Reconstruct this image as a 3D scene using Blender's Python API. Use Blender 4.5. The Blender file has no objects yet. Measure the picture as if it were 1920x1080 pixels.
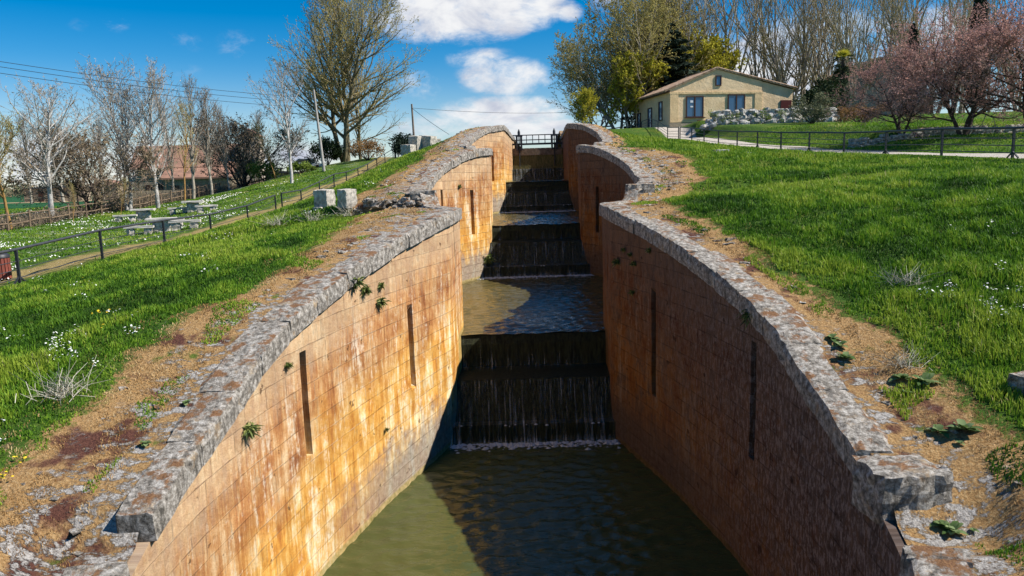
import bpy, math, random
import numpy as np
from math import sin, cos, pi, radians as R
from mathutils import Vector, Matrix, Euler
SC = bpy.context.scene
COL = SC.collection
rng = np.random.default_rng(7)
random.seed(11)

# ------------------------------------------------------------------ camera
F = 1386.0
PITCH = math.atan((540 - 335) / F)
ROLL = R(1.7)
CP, SP = cos(PITCH), sin(PITCH)

def ray(x, y):
    dx, dy = x - 960, y - 540
    a = dx * cos(ROLL) - dy * sin(ROLL)
    b = dx * sin(ROLL) + dy * cos(ROLL)
    return (a / F, CP + (-b / F) * SP, -SP + (-b / F) * CP)

def atY(x, y, Y):
    r = ray(x, y); k = Y / r[1]
    return Vector((r[0] * k, Y, r[2] * k))

cam = bpy.data.cameras.new('camera')
cam.sensor_width = 36.0
cam.lens = 36.0 * F / 1920.0
cam.clip_end = 6000
co = bpy.data.objects.new('camera', cam)
COL.objects.link(co)
r_, u_, f_ = Vector((1, 0, 0)), Vector((0, SP, CP)), Vector((0, CP, -SP))
r2, u2 = r_ * cos(ROLL) - u_ * sin(ROLL), u_ * cos(ROLL) + r_ * sin(ROLL)
co.matrix_world = Matrix(((r2.x, u2.x, -f_.x, 0), (r2.y, u2.y, -f_.y, 0), (r2.z, u2.z, -f_.z, 0), (0, 0, 0, 1)))
SC.camera = co

# ------------------------------------------------------------------ node helpers
def nd(nt, typ, ins=None, **props):
    n = nt.nodes.new(typ)
    for k, v in props.items():
        setattr(n, k, v)
    for k, v in (ins or {}).items():
        s = n.inputs[k]
        if isinstance(v, bpy.types.NodeSocket):
            nt.links.new(v, s)
        elif isinstance(v, (tuple, list)) and len(v) == 3 and s.type == 'RGBA':
            s.default_value = (*v, 1)
        else:
            s.default_value = v
    return n

def mth(nt, op, a, b=None, c=None, clamp=False):
    ins = {0: a}
    if b is not None: ins[1] = b
    if c is not None: ins[2] = c
    n = nd(nt, 'ShaderNodeMath', ins, operation=op)
    n.use_clamp = clamp
    return n.outputs[0]

def mix(nt, fac, a, b, blend='MIX'):
    n = nd(nt, 'ShaderNodeMix', {0: fac, 6: a, 7: b}, data_type='RGBA', blend_type=blend)
    return n.outputs[2]

def ramp(nt, fac, stops, interp='LINEAR'):
    n = nd(nt, 'ShaderNodeValToRGB', {0: fac})
    cr = n.color_ramp
    cr.interpolation = interp
    while len(cr.elements) > 1: cr.elements.remove(cr.elements[-1])
    for i, (p, c) in enumerate(stops):
        e = cr.elements[0] if i == 0 else cr.elements.new(p)
        e.position = p
        e.color = (*c, 1) if isinstance(c, (tuple, list)) else (c, c, c, 1)
    return n.outputs[0]

def mapping(nt, vec, scale=(1, 1, 1), loc=(0, 0, 0)):
    return nd(nt, 'ShaderNodeMapping', {0: vec, 1: loc, 3: scale}).outputs[0]

def noise(nt, vec, scale, detail=4, rough=0.55, dist=0.0):
    n = nd(nt, 'ShaderNodeTexNoise', {'Scale': scale, 'Detail': detail, 'Roughness': rough, 'Distortion': dist})
    if vec is not None: nt.links.new(vec, n.inputs['Vector'])
    return n.outputs[0]

def sstep(nt, v, lo, hi):
    n = nd(nt, 'ShaderNodeMapRange', {0: v, 1: lo, 2: hi}, interpolation_type='SMOOTHSTEP')
    return n.outputs[0]

def attr(nt, name):
    return nd(nt, 'ShaderNodeAttribute', attribute_name=name).outputs[2]

def bump(nt, h, strength=0.5, dist=0.02, normal=None):
    ins = {'Height': h, 'Strength': strength, 'Distance': dist}
    if normal is not None: ins['Normal'] = normal
    return nd(nt, 'ShaderNodeBump', ins).outputs[0]

def newmat(name):
    m = bpy.data.materials.new(name)
    m.use_nodes = True
    nt = m.node_tree
    b = nt.nodes['Principled BSDF']
    b.inputs['Roughness'].default_value = 0.9
    b.inputs['Specular IOR Level'].default_value = 0.25
    return m, nt, b

def objco(nt): return nd(nt, 'ShaderNodeTexCoord').outputs['Object']
def geopos(nt): return nd(nt, 'ShaderNodeNewGeometry').outputs['Position']

def simple(name, c1, c2=None, scale=3.0, rough=0.85, bumpd=0.0, detail=6, metal=0.0, spec=0.25, stretch=(1, 1, 1)):
    m, nt, b = newmat(name)
    v = mapping(nt, objco(nt), stretch)
    n = noise(nt, v, scale, detail, 0.6)
    c2 = c2 or tuple(x * 0.6 for x in c1)
    nt.links.new(ramp(nt, n, [(0.3, c2), (0.68, c1)]), b.inputs['Base Color'])
    b.inputs['Roughness'].default_value = rough
    b.inputs['Metallic'].default_value = metal
    b.inputs['Specular IOR Level'].default_value = spec
    if bumpd: nt.links.new(bump(nt, noise(nt, v, scale * 4, 6), 0.8, bumpd), b.inputs['Normal'])
    return m

# ------------------------------------------------------------------ mesh helpers
def mk_mesh(name, verts, faces, mats, midx=None, smooth=False, uv=None, attrs=None):
    """verts (n,3); faces: list of tuples or (m,k) array"""
    me = bpy.data.meshes.new(name)
    V = np.asarray(verts, dtype=np.float32).reshape(-1, 3)
    if isinstance(faces, np.ndarray):
        fl = faces.astype(np.int32); k = fl.shape[1]; m = fl.shape[0]
        loops = fl.ravel(); starts = np.arange(m, dtype=np.int32) * k; tot = np.full(m, k, np.int32)
    else:
        tot = np.array([len(f) for f in faces], np.int32); m = len(faces)
        loops = np.array([i for f in faces for i in f], np.int32)
        starts = np.concatenate(([0], np.cumsum(tot)[:-1])).astype(np.int32) if m else np.zeros(0, np.int32)
    me.vertices.add(len(V)); me.vertices.foreach_set('co', V.ravel())
    me.loops.add(len(loops)); me.loops.foreach_set('vertex_index', loops)
    me.polygons.add(m); me.polygons.foreach_set('loop_start', starts); me.polygons.foreach_set('loop_total', tot)
    if midx is not None: me.polygons.foreach_set('material_index', np.asarray(midx, np.int32))
    if smooth is True: me.polygons.foreach_set('use_smooth', np.ones(m, bool))
    elif isinstance(smooth, np.ndarray): me.polygons.foreach_set('use_smooth', smooth)
    else: me.polygons.foreach_set('use_smooth', np.zeros(m, bool))
    for mt in (mats if isinstance(mats, (list, tuple)) else [mats]): me.materials.append(mt)
    if uv is not None:
        l = me.uv_layers.new(name='UVMap'); l.data.foreach_set('uv', np.asarray(uv, np.float32)[loops].ravel())
    for k, a in (attrs or {}).items():
        at = me.attributes.new(k, 'FLOAT', 'POINT'); at.data.foreach_set('value', np.asarray(a, np.float32).ravel())
    me.update(calc_edges=True)
    return me

class MB:
    def __init__(s): s.v = []; s.f = []; s.m = []; s.mi = 0; s.sm = []
    def add(s, verts, faces, smooth=False):
        o = len(s.v); s.v += [tuple(p) for p in verts]
        for f in faces: s.f.append(tuple(i + o for i in f)); s.m.append(s.mi); s.sm.append(smooth)
    def box(s, c, d, rz=0.0, M=None):
        x, y, z = d[0] / 2, d[1] / 2, d[2] / 2
        vs = [(-x, -y, -z), (x, -y, -z), (x, y, -z), (-x, y, -z), (-x, -y, z), (x, -y, z), (x, y, z), (-x, y, z)]
        ca, sa = cos(rz), sin(rz)
        vs = [(c[0] + a * ca - b * sa, c[1] + a * sa + b * ca, c[2] + e) for a, b, e in vs]
        if M: vs = [tuple(M @ Vector(p)) for p in vs]
        s.add(vs, [(3, 2, 1, 0), (4, 5, 6, 7), (0, 1, 5, 4), (1, 2, 6, 5), (2, 3, 7, 6), (3, 0, 4, 7)])
    def prism(s, poly, lo, hi, axis='y'):
        """poly of 2D points (CCW) extruded along axis from lo to hi"""
        n = len(poly)
        def p(a, b, t): return (a, t, b) if axis == 'y' else ((t, a, b) if axis == 'x' else (a, b, t))
        vs = [p(a, b, lo) for a, b in poly] + [p(a, b, hi) for a, b in poly]
        fs = [tuple(range(n)), tuple(range(2 * n - 1, n - 1, -1))] + [(i, n + i, n + (i + 1) % n, (i + 1) % n) for i in range(n)]
        s.add(vs, fs)
    def tube(s, pts, r, k=6, cap=True):
        pts = [Vector(p) for p in pts]; n = len(pts); o = []
        rs = r if isinstance(r, (list, tuple)) else [r] * n
        for i, p in enumerate(pts):
            d = (pts[min(i + 1, n - 1)] - pts[max(i - 1, 0)]).normalized()
            a = d.cross(Vector((0, 0, 1)) if abs(d.z) < 0.95 else Vector((1, 0, 0))).normalized(); b = d.cross(a)
            for j in range(k):
                t = 2 * pi * j / k + (pi / 4 if k == 4 else 0)
                o.append(p + (a * cos(t) + b * sin(t)) * rs[i])
        fs = [(i * k + j, i * k + (j + 1) % k, (i + 1) * k + (j + 1) % k, (i + 1) * k + j) for i in range(n - 1) for j in range(k)]
        s.add(o, fs, k > 5)
        if cap: s.add(o[:k], [tuple(range(k - 1, -1, -1))]); s.add(o[-k:], [tuple(range(k))])
    def build(s, name, mats, parent=None, loc=None):
        me = mk_mesh(name, s.v, s.f, mats, s.m, np.array(s.sm, bool))
        return link(name, me, parent, loc)

def link(name, me, parent=None, loc=None):
    o = bpy.data.objects.new(name, me); COL.objects.link(o)
    if parent is not None: o.parent = parent
    if loc is not None: o.location = loc
    return o

def tag(o, label=None, cat=None, group=None, kind=None):
    if label: o['label'] = label
    if cat: o['category'] = cat
    if group: o['group'] = group
    if kind: o['kind'] = kind
    return o

def empty(name, loc=(0, 0, 0), rz=0.0):
    o = bpy.data.objects.new(name, None); COL.objects.link(o)
    o.location = loc; o.rotation_euler = (0, 0, rz); o.empty_display_size = 0.3
    return o

def copy_tree(o, parent=None):
    c = o.copy(); COL.objects.link(c)
    if parent is not None: c.parent = parent
    for ch in list(o.children): copy_tree(ch, c)
    return c

# numpy value noise
_tab = rng.random((256, 256))
def vnoise(x, y, oct=3):
    x = np.asarray(x, float); y = np.asarray(y, float); out = 0; a = 1; t = 0
    for i in range(oct):
        xi = np.floor(x).astype(int); yi = np.floor(y).astype(int); fx = x - xi; fy = y - yi
        fx = fx * fx * (3 - 2 * fx); fy = fy * fy * (3 - 2 * fy)
        g = lambda p, q: _tab[(p + 37 * i) % 256, (q + 91 * i) % 256]
        v = (g(xi, yi) * (1 - fx) + g(xi + 1, yi) * fx) * (1 - fy) + (g(xi, yi + 1) * (1 - fx) + g(xi + 1, yi + 1) * fx) * fy
        out = out + a * v; t += a; a *= 0.5; x = x * 2.03 + 5.1; y = y * 2.03 + 9.7
    return out / t

def rough_block(dx, dy, dz, seed, n=(5, 5, 4), amp=0.05, chip=0.12):
    """a weathered stone block: gridded box, rounded and displaced"""
    rg = np.random.default_rng(seed); vs = {}; V = []; Fc = []
    nx, ny, nz = n
    def vid(i, j, k):
        if (i, j, k) in vs: return vs[(i, j, k)]
        p = np.array([i / nx - .5, j / ny - .5, k / nz - .5])
        q = p * 2; l = np.abs(q); 
        edge = np.sort(l)[1]
        sc = 1 - chip * max(0, edge - 0.55)
        d = np.array([dx, dy, dz]) * p * sc + rg.normal(0, amp, 3) * np.array([1, 1, .7])
        vs[(i, j, k)] = len(V); V.append(d); return len(V) - 1
    for a in range(nx):
        for b in range(ny):
            Fc.append((vid(a, b, nz), vid(a + 1, b, nz), vid(a + 1, b + 1, nz), vid(a, b + 1, nz)))
            Fc.append((vid(a, b + 1, 0), vid(a + 1, b + 1, 0), vid(a + 1, b, 0), vid(a, b, 0)))
    for a in range(nx):
        for c in range(nz):
            Fc.append((vid(a, 0, c), vid(a + 1, 0, c), vid(a + 1, 0, c + 1), vid(a, 0, c + 1)))
            Fc.append((vid(a, ny, c + 1), vid(a + 1, ny, c + 1), vid(a + 1, ny, c), vid(a, ny, c)))
    for b in range(ny):
        for c in range(nz):
            Fc.append((vid(0, b, c + 1), vid(0, b + 1, c + 1), vid(0, b + 1, c), vid(0, b, c)))
            Fc.append((vid(nx, b, c), vid(nx, b + 1, c), vid(nx, b + 1, c + 1), vid(nx, b, c + 1)))
    return np.array(V), Fc

# ------------------------------------------------------------------ layout functions
def lerp_tab(tab):
    xs = np.array([a for a, b in tab], float); ys = np.array([b for a, b in tab], float)
    return lambda t: np.interp(t, xs, ys)

def XC(Y): return -.4 + .0455 * np.asarray(Y, float)
CH = [(-2.5, 20.5, 2.1), (23.2, 36.4, 2.05), (38.6, 52, 1.9)]
def HW(Y):
    Y = np.asarray(Y, float); h = np.full(Y.shape, 2.23)
    for a, b, A in CH:
        L = np.where((Y < 9) & (a < 0), 15.5, b - a)
        h = h + np.where((Y > a) & (Y < b), A * np.maximum(np.cos(pi * (Y - (a + b) / 2) / L), 0), 0)
    return h
ZC = lerp_tab([(-20, -5), (0, -4.8), (4, -4.6), (6, -4.3), (7, -4.06), (8, -3.77), (9.1, -3.45), (10.05, -3.17), (10.8, -2.92), (11.65, -2.57),
               (12.75, -2.24), (14.8, -1.81), (17.5, -1.28), (20.5, -.85), (25.2, -.83), (25.6, -.38), (28, -.2), (30.6, 0), (31.65, .42), (32.75, .78),
               (34.05, 1.15), (35.3, 1.43), (36.4, 1.52), (40.8, 1.6), (41.2, 1.85), (45, 2.0), (46.5, 2.45), (48, 2.92), (49.8, 3.4), (52, 3.68), (56, 3.75), (66, 3.75), (80, 4.0), (120, 4.2)])
ZPL = lerp_tab([(0, -3.4), (15, -3.1), (22, -2.8), (27, -2.57), (32, -2.54), (37, -2.53), (42.5, -2.28), (48, -1.8), (52, -1.55), (62, -.4), (72, .4), (80, 1.5), (90, 2.9), (105, 3.3), (140, 3.4)])
ZLAWN = lerp_tab([(0, -3.3), (25, -2.85), (44, -2.7), (50, -2.55), (60, -2.3), (75, -1.85), (90, -1.35), (110, -1.5), (160, -2.1), (300, -2.3), (2000, -2.3)])
XPL = lerp_tab([(0, -15.3), (48, -15.2), (52, -14.7), (90, -13.4), (140, -13.2)])
WPL = lerp_tab([(0, 3), (50, 4), (70, 20), (90, 26), (140, 40)])
EXPL = lerp_tab([(0, 1.0), (30, .9), (36, .9), (50, .95), (58, 1.05), (68, 2.0), (75, 2.5), (90, 2.0)])
ZPR = lerp_tab([(0, -1.0), (8, -.6), (18, -.15), (27, .17), (31.5, .42), (36, .6), (39.8, .78), (44, 1.07), (48, 1.3), (51.8, 1.61), (55.8, 1.86), (60, 2.18), (63.8, 2.57), (67.3, 2.93), (70.5, 3.2), (85, 4.1), (120, 4.6)])
XPR = lerp_tab([(0, 18.9), (26, 18.4), (70, 16.2), (100, 15.6), (140, 15.5)])
BWL = lerp_tab([(0, 2.9), (7, 2.6), (10, 2.2), (12, 1.8), (14, 1.6), (18, 1.9), (20.5, 2.9), (23, 3.1), (25.4, 2.6), (28, 2.4), (33, 2.1), (40, 2.6), (50, 2.3), (70, 1.6)])
BWR = lerp_tab([(0, 2.6), (8, 2.2), (10, 1.7), (13, 1.25), (17, 1.2), (20, 1.6), (24, 1.8), (28, 2.5), (33, 2.5), (38, 1.7), (44, 1.5), (50, 1.3), (70, 1.2)])

def edge(side, Y): return XC(Y) + side * HW(Y)
def bandw(side, Y, X=None):
    w = (BWL if side < 0 else BWR)(Y)
    return w + (vnoise(np.asarray(Y) * .55 + 31 * side, np.full(np.shape(Y), 3.3), 3) - .5) * 1.1

def gz(X, Y):
    """ground height, both banks"""
    X = np.asarray(X, float); Y = np.asarray(Y, float)
    zc = ZC(Y)
    # left
    eL = edge(-1, Y); s = np.maximum(eL - X, 0); xp = XPL(Y); sp = eL - xp
    t = np.clip((s - 1.3) / (sp - 1.3), 0, 1)
    zp = ZPL(Y)
    zl = zc + (zp - zc) * t ** EXPL(Y)
    w = np.clip((xp - 2.4 - X) / WPL(Y), 0, 1); w = w * w * (3 - 2 * w)
    zl = zl + (ZLAWN(Y) - zp) * w
    # right
    eR = edge(1, Y); s2 = np.maximum(X - eR, 0); xr = XPR(Y); sr = xr - eR
    t2 = np.clip((s2 - 1.0) / (sr - 1.0), 0, 1)
    zr = zc + (ZPR(Y) - zc) * t2 ** np.interp(Y, [0, 16, 28, 36, 50], [.95, 1.0, 1.1, .7, .5])
    w2 = np.clip((X - xr - 3.2) / np.interp(Y, [0, 56, 70], [6., 6., 2.0]), 0, 1); w2 = w2 * w2 * (3 - 2 * w2)
    zr = zr + w2 * (.62 + .55 * np.clip((Y - 50) / 22, 0, 1))
    # terrace in front of / under the houses
    k = np.clip((Y - 76.8) / 1.0, 0, 1) * np.clip((X - 18.6) / 1.2, 0, 1)
    zr = zr * (1 - k) + np.maximum(5.35, zr) * k
    k3 = np.clip((Y - 47.2) / .8, 0, 1) * np.clip((X - 23.2) / 1.5, 0, 1) * np.clip((66 - Y) / 6, 0, 1)
    zr = zr + .5 * k3
    k2 = np.clip((Y - 77) / 6, 0, 1)
    zr = zr * (1 - k2) + np.maximum(zr, 5.1) * k2
    z = np.where(X < XC(Y), zl, zr)
    z = z - .29 * np.clip(1.8 - np.abs(Y - 7.8) / .3, 0, 1) * np.clip((1.5 - np.maximum(s, s2)) / .5, 0, 1)
    amp = np.clip((np.maximum(s, s2) - .9) / 1.5, 0, 1)
    amp2 = amp * np.where(X > 0, np.clip((xr - .3 - X) / 3, .15, 1), 1.0)
    z = z - .05 * (1 - amp) + amp2 * ((vnoise(X * .9, Y * .9, 3) - .5) * .16 + (vnoise(X * .25 + 50, Y * .25, 2) - .5) * .22)
    return z
def gzf(x, y): return float(gz(np.array([x]), np.array([y]))[0])
def on_ground(px, py, lo=5, hi=400):
    """first point where the view ray through a photo pixel meets the ground"""
    r = ray(px, py); Ys = np.concatenate((np.arange(lo, 120, .1), np.arange(120, hi, .5)))
    k = Ys / r[1]; d = r[2] * k - gz(r[0] * k, Ys)
    i = np.argmax(d < 0)
    if d[i] >= 0: i = len(Ys) - 1
    return Vector((r[0] * k[i], Ys[i], gzf(r[0] * k[i], Ys[i])))
def on_wall(px, py, side, lo, hi):
    r = ray(px, py); Ys = np.arange(lo, hi, .02); d = np.abs(r[0] / r[1] * Ys - edge(side, Ys)); i = np.argmin(d)
    return float(Ys[i]), float(r[2] / r[1] * Ys[i])

# ------------------------------------------------------------------ materials
def mat_ground():
    m, nt, b = newmat('ground')
    P = geopos(nt)
    band = attr(nt, 'band'); path = attr(nt, 'path'); field = attr(nt, 'field'); gravel = attr(nt, 'gravel'); flow = attr(nt, 'flower')
    n1 = noise(nt, P, .8, 6); n2 = noise(nt, P, 6, 8, .65); n3 = noise(nt, P, 28, 6, .7); n4 = noise(nt, P, 2.2, 6, .6)
    g = ramp(nt, n2, [(.3, (.018, .042, .008)), (.5, (.05, .11, .015)), (.7, (.12, .17, .03))])
    g = mix(nt, sstep(nt, n1, .45, .7), g, ramp(nt, n3, [(.35, (.06, .10, .012)), (.65, (.16, .19, .03))]))
    soil = ramp(nt, n3, [(.3, (.09, .055, .03)), (.7, (.26, .17, .085))])
    g = mix(nt, sstep(nt, n4, .62, .72), g, soil)
    # far field
    fcol = ramp(nt, n1, [(.35, (.012, .07, .03)), (.6, (.03, .10, .035))])
    g = mix(nt, sstep(nt, field, .4, .6), g, fcol)
    g = mix(nt, sstep(nt, field, 1.4, 1.6), g, (.42, .30, .17))
    # daisies sprinkled in far lawn
    v = nd(nt, 'ShaderNodeTexVoronoi', {'Vector': P, 'Scale': 9.0}).outputs['Distance']
    fl = mth(nt, 'MULTIPLY', mth(nt, 'LESS_THAN', v, .3), flow, clamp=True)
    fl = mth(nt, 'MULTIPLY', fl, sstep(nt, noise(nt, P, .45, 5, .7), .47, .58))
    g = mix(nt, fl, g, (.72, .72, .66))
    # moss and bare stone band along the coping
    moss = ramp(nt, n3, [(.25, (.15, .08, .035)), (.5, (.37, .22, .09)), (.75, (.56, .40, .21))])
    moss = mix(nt, sstep(nt, noise(nt, P, 1.3, 5, .6), .52, .64), moss, ramp(nt, n3, [(.3, (.055, .022, .018)), (.7, (.17, .075, .05))]))
    moss = mix(nt, sstep(nt, n4, .60, .72), moss, (.10, .14, .025))
    st = ramp(nt, n3, [(.35, (.16, .14, .12)), (.6, (.50, .47, .43))])
    bb = mth(nt, 'ADD', band, mth(nt, 'MULTIPLY', mth(nt, 'SUBTRACT', n2, .5), 1.3))
    stm = mth(nt, 'MULTIPLY', sstep(nt, mth(nt, 'ADD', noise(nt, mapping(nt, P, (1, 1.6, 1)), 3.4, 8, .72), mth(nt, 'MULTIPLY', sstep(nt, mth(nt, 'MULTIPLY', bb, -1.0), .5, 1.6), .055)), .535, .60), sstep(nt, mth(nt, 'MULTIPLY', bb, -1.0), .25, .9))
    moss = mix(nt, stm, moss, st)
    col = mix(nt, sstep(nt, bb, .12, -.12), g, moss)
    pn = mth(nt, 'ADD', path, mth(nt, 'MULTIPLY', mth(nt, 'SUBTRACT', n4, .5), 1.4))
    col = mix(nt, mth(nt, 'MULTIPLY', sstep(nt, pn, .95, .35), .8), col, ramp(nt, n3, [(.3, (.2, .13, .05)), (.7, (.48, .35, .16))]))
    gn = mth(nt, 'ADD', gravel, mth(nt, 'MULTIPLY', mth(nt, 'SUBTRACT', n2, .5), .35))
    col = mix(nt, sstep(nt, gn, 1.05, .95), col, ramp(nt, n3, [(.3, (.36, .31, .25)), (.7, (.58, .53, .46))]))
    nt.links.new(col, b.inputs['Base Color'])
    b.inputs['Roughness'].default_value = 1.0
    b.inputs['Specular IOR Level'].default_value = .1
    h = mth(nt, 'ADD', mth(nt, 'ADD', n3, mth(nt, 'MULTIPLY', n2, 1.5)), mth(nt, 'MULTIPLY', stm, .8))
    nt.links.new(bump(nt, h, .9, .05), b.inputs['Normal'])
    return m

def mat_wall(name, dark=0.0):
    m, nt, b = newmat(name)
    uv = nd(nt, 'ShaderNodeUVMap', uv_map='UVMap').outputs[0]
    below = attr(nt, 'below'); above = attr(nt, 'above')
    wob = nd(nt, 'ShaderNodeTexNoise', {'Vector': uv, 'Scale': 1.6, 'Detail': 3}).outputs[1]
    uvd = nd(nt, 'ShaderNodeVectorMath', {0: uv, 1: nd(nt, 'ShaderNodeVectorMath', {0: wob, 'Scale': .035}, operation='SCALE').outputs[0]}, operation='ADD').outputs[0]
    br = nd(nt, 'ShaderNodeTexBrick', {'Vector': uvd, 'Color1': (.2, .2, .2), 'Color2': (.8, .8, .8), 'Mortar': (.5, .5, .5), 'Scale': 1.0, 'Mortar Size': .011,
            'Mortar Smooth': .3, 'Bias': 0, 'Brick Width': .72, 'Row Height': .36}, offset=.47, squash=1.35, squash_frequency=3)
    brk, mort = br.outputs[0], br.outputs[1]
    big = noise(nt, mapping(nt, uv, (.9, .6, 1)), .55, 6, .6)
    fine = noise(nt, uv, 7, 10, .7)
    finer = noise(nt, uv, 34, 6, .7)
    stre = noise(nt, mapping(nt, uv, (5.0, .55, 1)), 1.0, 8, .72)
    stre2 = noise(nt, mapping(nt, uv, (2.0, .22, 1), (7, 3, 0)), 1.0, 8, .7)
    stre3 = noise(nt, mapping(nt, uv, (13 - 4 * dark, 1.1 + 1.6 * dark, 1), (2, 5, 0)), 1.0, 8, .75)
    brk2 = noise(nt, mapping(nt, uv, (1.3, 1.1, 1), (9, 1, 0)), 1.2, 7, .68)
    mixn = mth(nt, 'ADD', mth(nt, 'MULTIPLY', stre, .34), mth(nt, 'ADD', mth(nt, 'MULTIPLY', brk2, .42), mth(nt, 'MULTIPLY', stre3, .26)))
    base = ramp(nt, mixn, [(.41, (.22, .075, .026)), (.475, (.36, .15, .05)), (.53, (.48, .255, .10)), (.60, (.66, .47, .27))])
    # lower zone is brighter ochre with lime bleaching
    lown = mth(nt, 'ADD', mth(nt, 'MULTIPLY', stre2, .42), mth(nt, 'ADD', mth(nt, 'MULTIPLY', brk2, .4), mth(nt, 'MULTIPLY', stre3, .2)))
    low = ramp(nt, lown, [(.42, (.36, .13, .024)), (.48, (.55, .26, .045)), (.53, (.66, .38, .10)), (.595, (.82, .70, .44))])
    lowm = sstep(nt, mth(nt, 'ADD', below, mth(nt, 'MULTIPLY', mth(nt, 'SUBTRACT', big, .5), 4.2)), 1.7, 3.2)
    c = mix(nt, lowm, base, low)
    # pale lichen bleached stone just under the coping
    topm = mth(nt, 'MULTIPLY', sstep(nt, mth(nt, 'ADD', below, mth(nt, 'MULTIPLY', mth(nt, 'SUBTRACT', stre, .5), 2.6)), 1.3, .4), .5)
    c = mix(nt, topm, c, ramp(nt, fine, [(.3, (.40, .29, .17)), (.7, (.66, .55, .38))]))
    # per block tone
    c = mix(nt, .26, c, mix(nt, 1.0, c, ramp(nt, brk, [(.2, (.55, .5, .45)), (.8, (1.45, 1.4, 1.3))]), 'MULTIPLY'))
    # lime streaks
    lime = mth(nt, 'MULTIPLY', sstep(nt, mth(nt, 'ADD', mth(nt, 'MULTIPLY', stre2, .5), mth(nt, 'ADD', mth(nt, 'MULTIPLY', fine, .3), mth(nt, 'MULTIPLY', stre3, .25))), .535, .62), sstep(nt, below, .4, 1.4))
    c = mix(nt, mth(nt, 'MULTIPLY', lime, .65), c, (.78, .70, .54))
    # dark run-off streaks
    dk = mth(nt, 'ADD', mth(nt, 'MULTIPLY', noise(nt, mapping(nt, uv, (6.0 - 1.5 * dark, .7 + .7 * dark, 1), (3, 9, 0)), 1.0, 10, .78), .8), mth(nt, 'MULTIPLY', fine, .25))
    dm = sstep(nt, mth(nt, 'ADD', dk, mth(nt, 'MULTIPLY', mth(nt, 'SUBTRACT', brk2, .5), .5)), .57 - .05 * dark, .68 - .04 * dark)
    c = mix(nt, mth(nt, 'MULTIPLY', dm, .35 + .45 * dark), c, (.055, .04, .033))
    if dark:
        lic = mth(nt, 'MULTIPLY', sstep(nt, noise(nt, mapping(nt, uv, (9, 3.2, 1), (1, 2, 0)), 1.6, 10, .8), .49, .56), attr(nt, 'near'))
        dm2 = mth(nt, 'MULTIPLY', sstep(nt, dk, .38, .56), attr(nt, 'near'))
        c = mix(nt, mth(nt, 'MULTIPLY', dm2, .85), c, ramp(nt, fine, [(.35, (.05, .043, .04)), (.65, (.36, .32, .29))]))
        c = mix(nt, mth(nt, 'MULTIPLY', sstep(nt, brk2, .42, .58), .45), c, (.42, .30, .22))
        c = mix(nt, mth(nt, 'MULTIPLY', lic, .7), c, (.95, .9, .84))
    # fine pits and stains
    c = mix(nt, mth(nt, 'MULTIPLY', sstep(nt, finer, .54, .68), .5), c, (.16, .085, .035))
    # tide mark: grey black slime and pale kerb line at the water
    an = mth(nt, 'ADD', above, mth(nt, 'MULTIPLY', mth(nt, 'SUBTRACT', brk2, .5), 3.0))
    tide = mth(nt, 'MULTIPLY', sstep(nt, an, 1.7, .7), attr(nt, 'tide'))
    c = mix(nt, mth(nt, 'MULTIPLY', tide, .8), c, ramp(nt, fine, [(.3, (.10, .095, .09)), (.7, (.36, .33, .29))]))
    c = mix(nt, mth(nt, 'MULTIPLY', sstep(nt, above, .16, .1), .8), c, ramp(nt, fine, [(.35, (.16, .15, .03)), (.65, (.5, .36, .15))]))
    chip = mth(nt, 'MULTIPLY', sstep(nt, noise(nt, uv, 2.6, 7, .62), .655, .68), .75)
    c = mix(nt, chip, c, (.12, .06, .028))
    # joints
    jm = mth(nt, 'MULTIPLY', mort, sstep(nt, noise(nt, uv, 2.3, 4), .44, .6))
    jd = sstep(nt, noise(nt, uv, .9, 4), .42, .62)
    c = mix(nt, mth(nt, 'MULTIPLY', jm, .5 + .1 * dark), c, mix(nt, jd, (.10, .055, .03), (.62, .5, .34) if not dark else (.05, .035, .025)))
    if dark: c = mix(nt, 1.0, c, (.28, .24, .235), 'MULTIPLY')  # deepens the right wall's shade in its colour, over the real black staining
    nt.links.new(c, b.inputs['Base Color'])
    b.inputs['Roughness'].default_value = .95
    h = mth(nt, 'SUBTRACT', mth(nt, 'ADD', mth(nt, 'ADD', mth(nt, 'MULTIPLY', fine, .9), mth(nt, 'MULTIPLY', finer, .35)), mth(nt, 'MULTIPLY', brk, .3)), mth(nt, 'ADD', mth(nt, 'MULTIPLY', mort, 1.0), mth(nt, 'MULTIPLY', chip, 1.6)))
    nt.links.new(bump(nt, h, 1.0, .03), b.inputs['Normal'])
    return m

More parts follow.
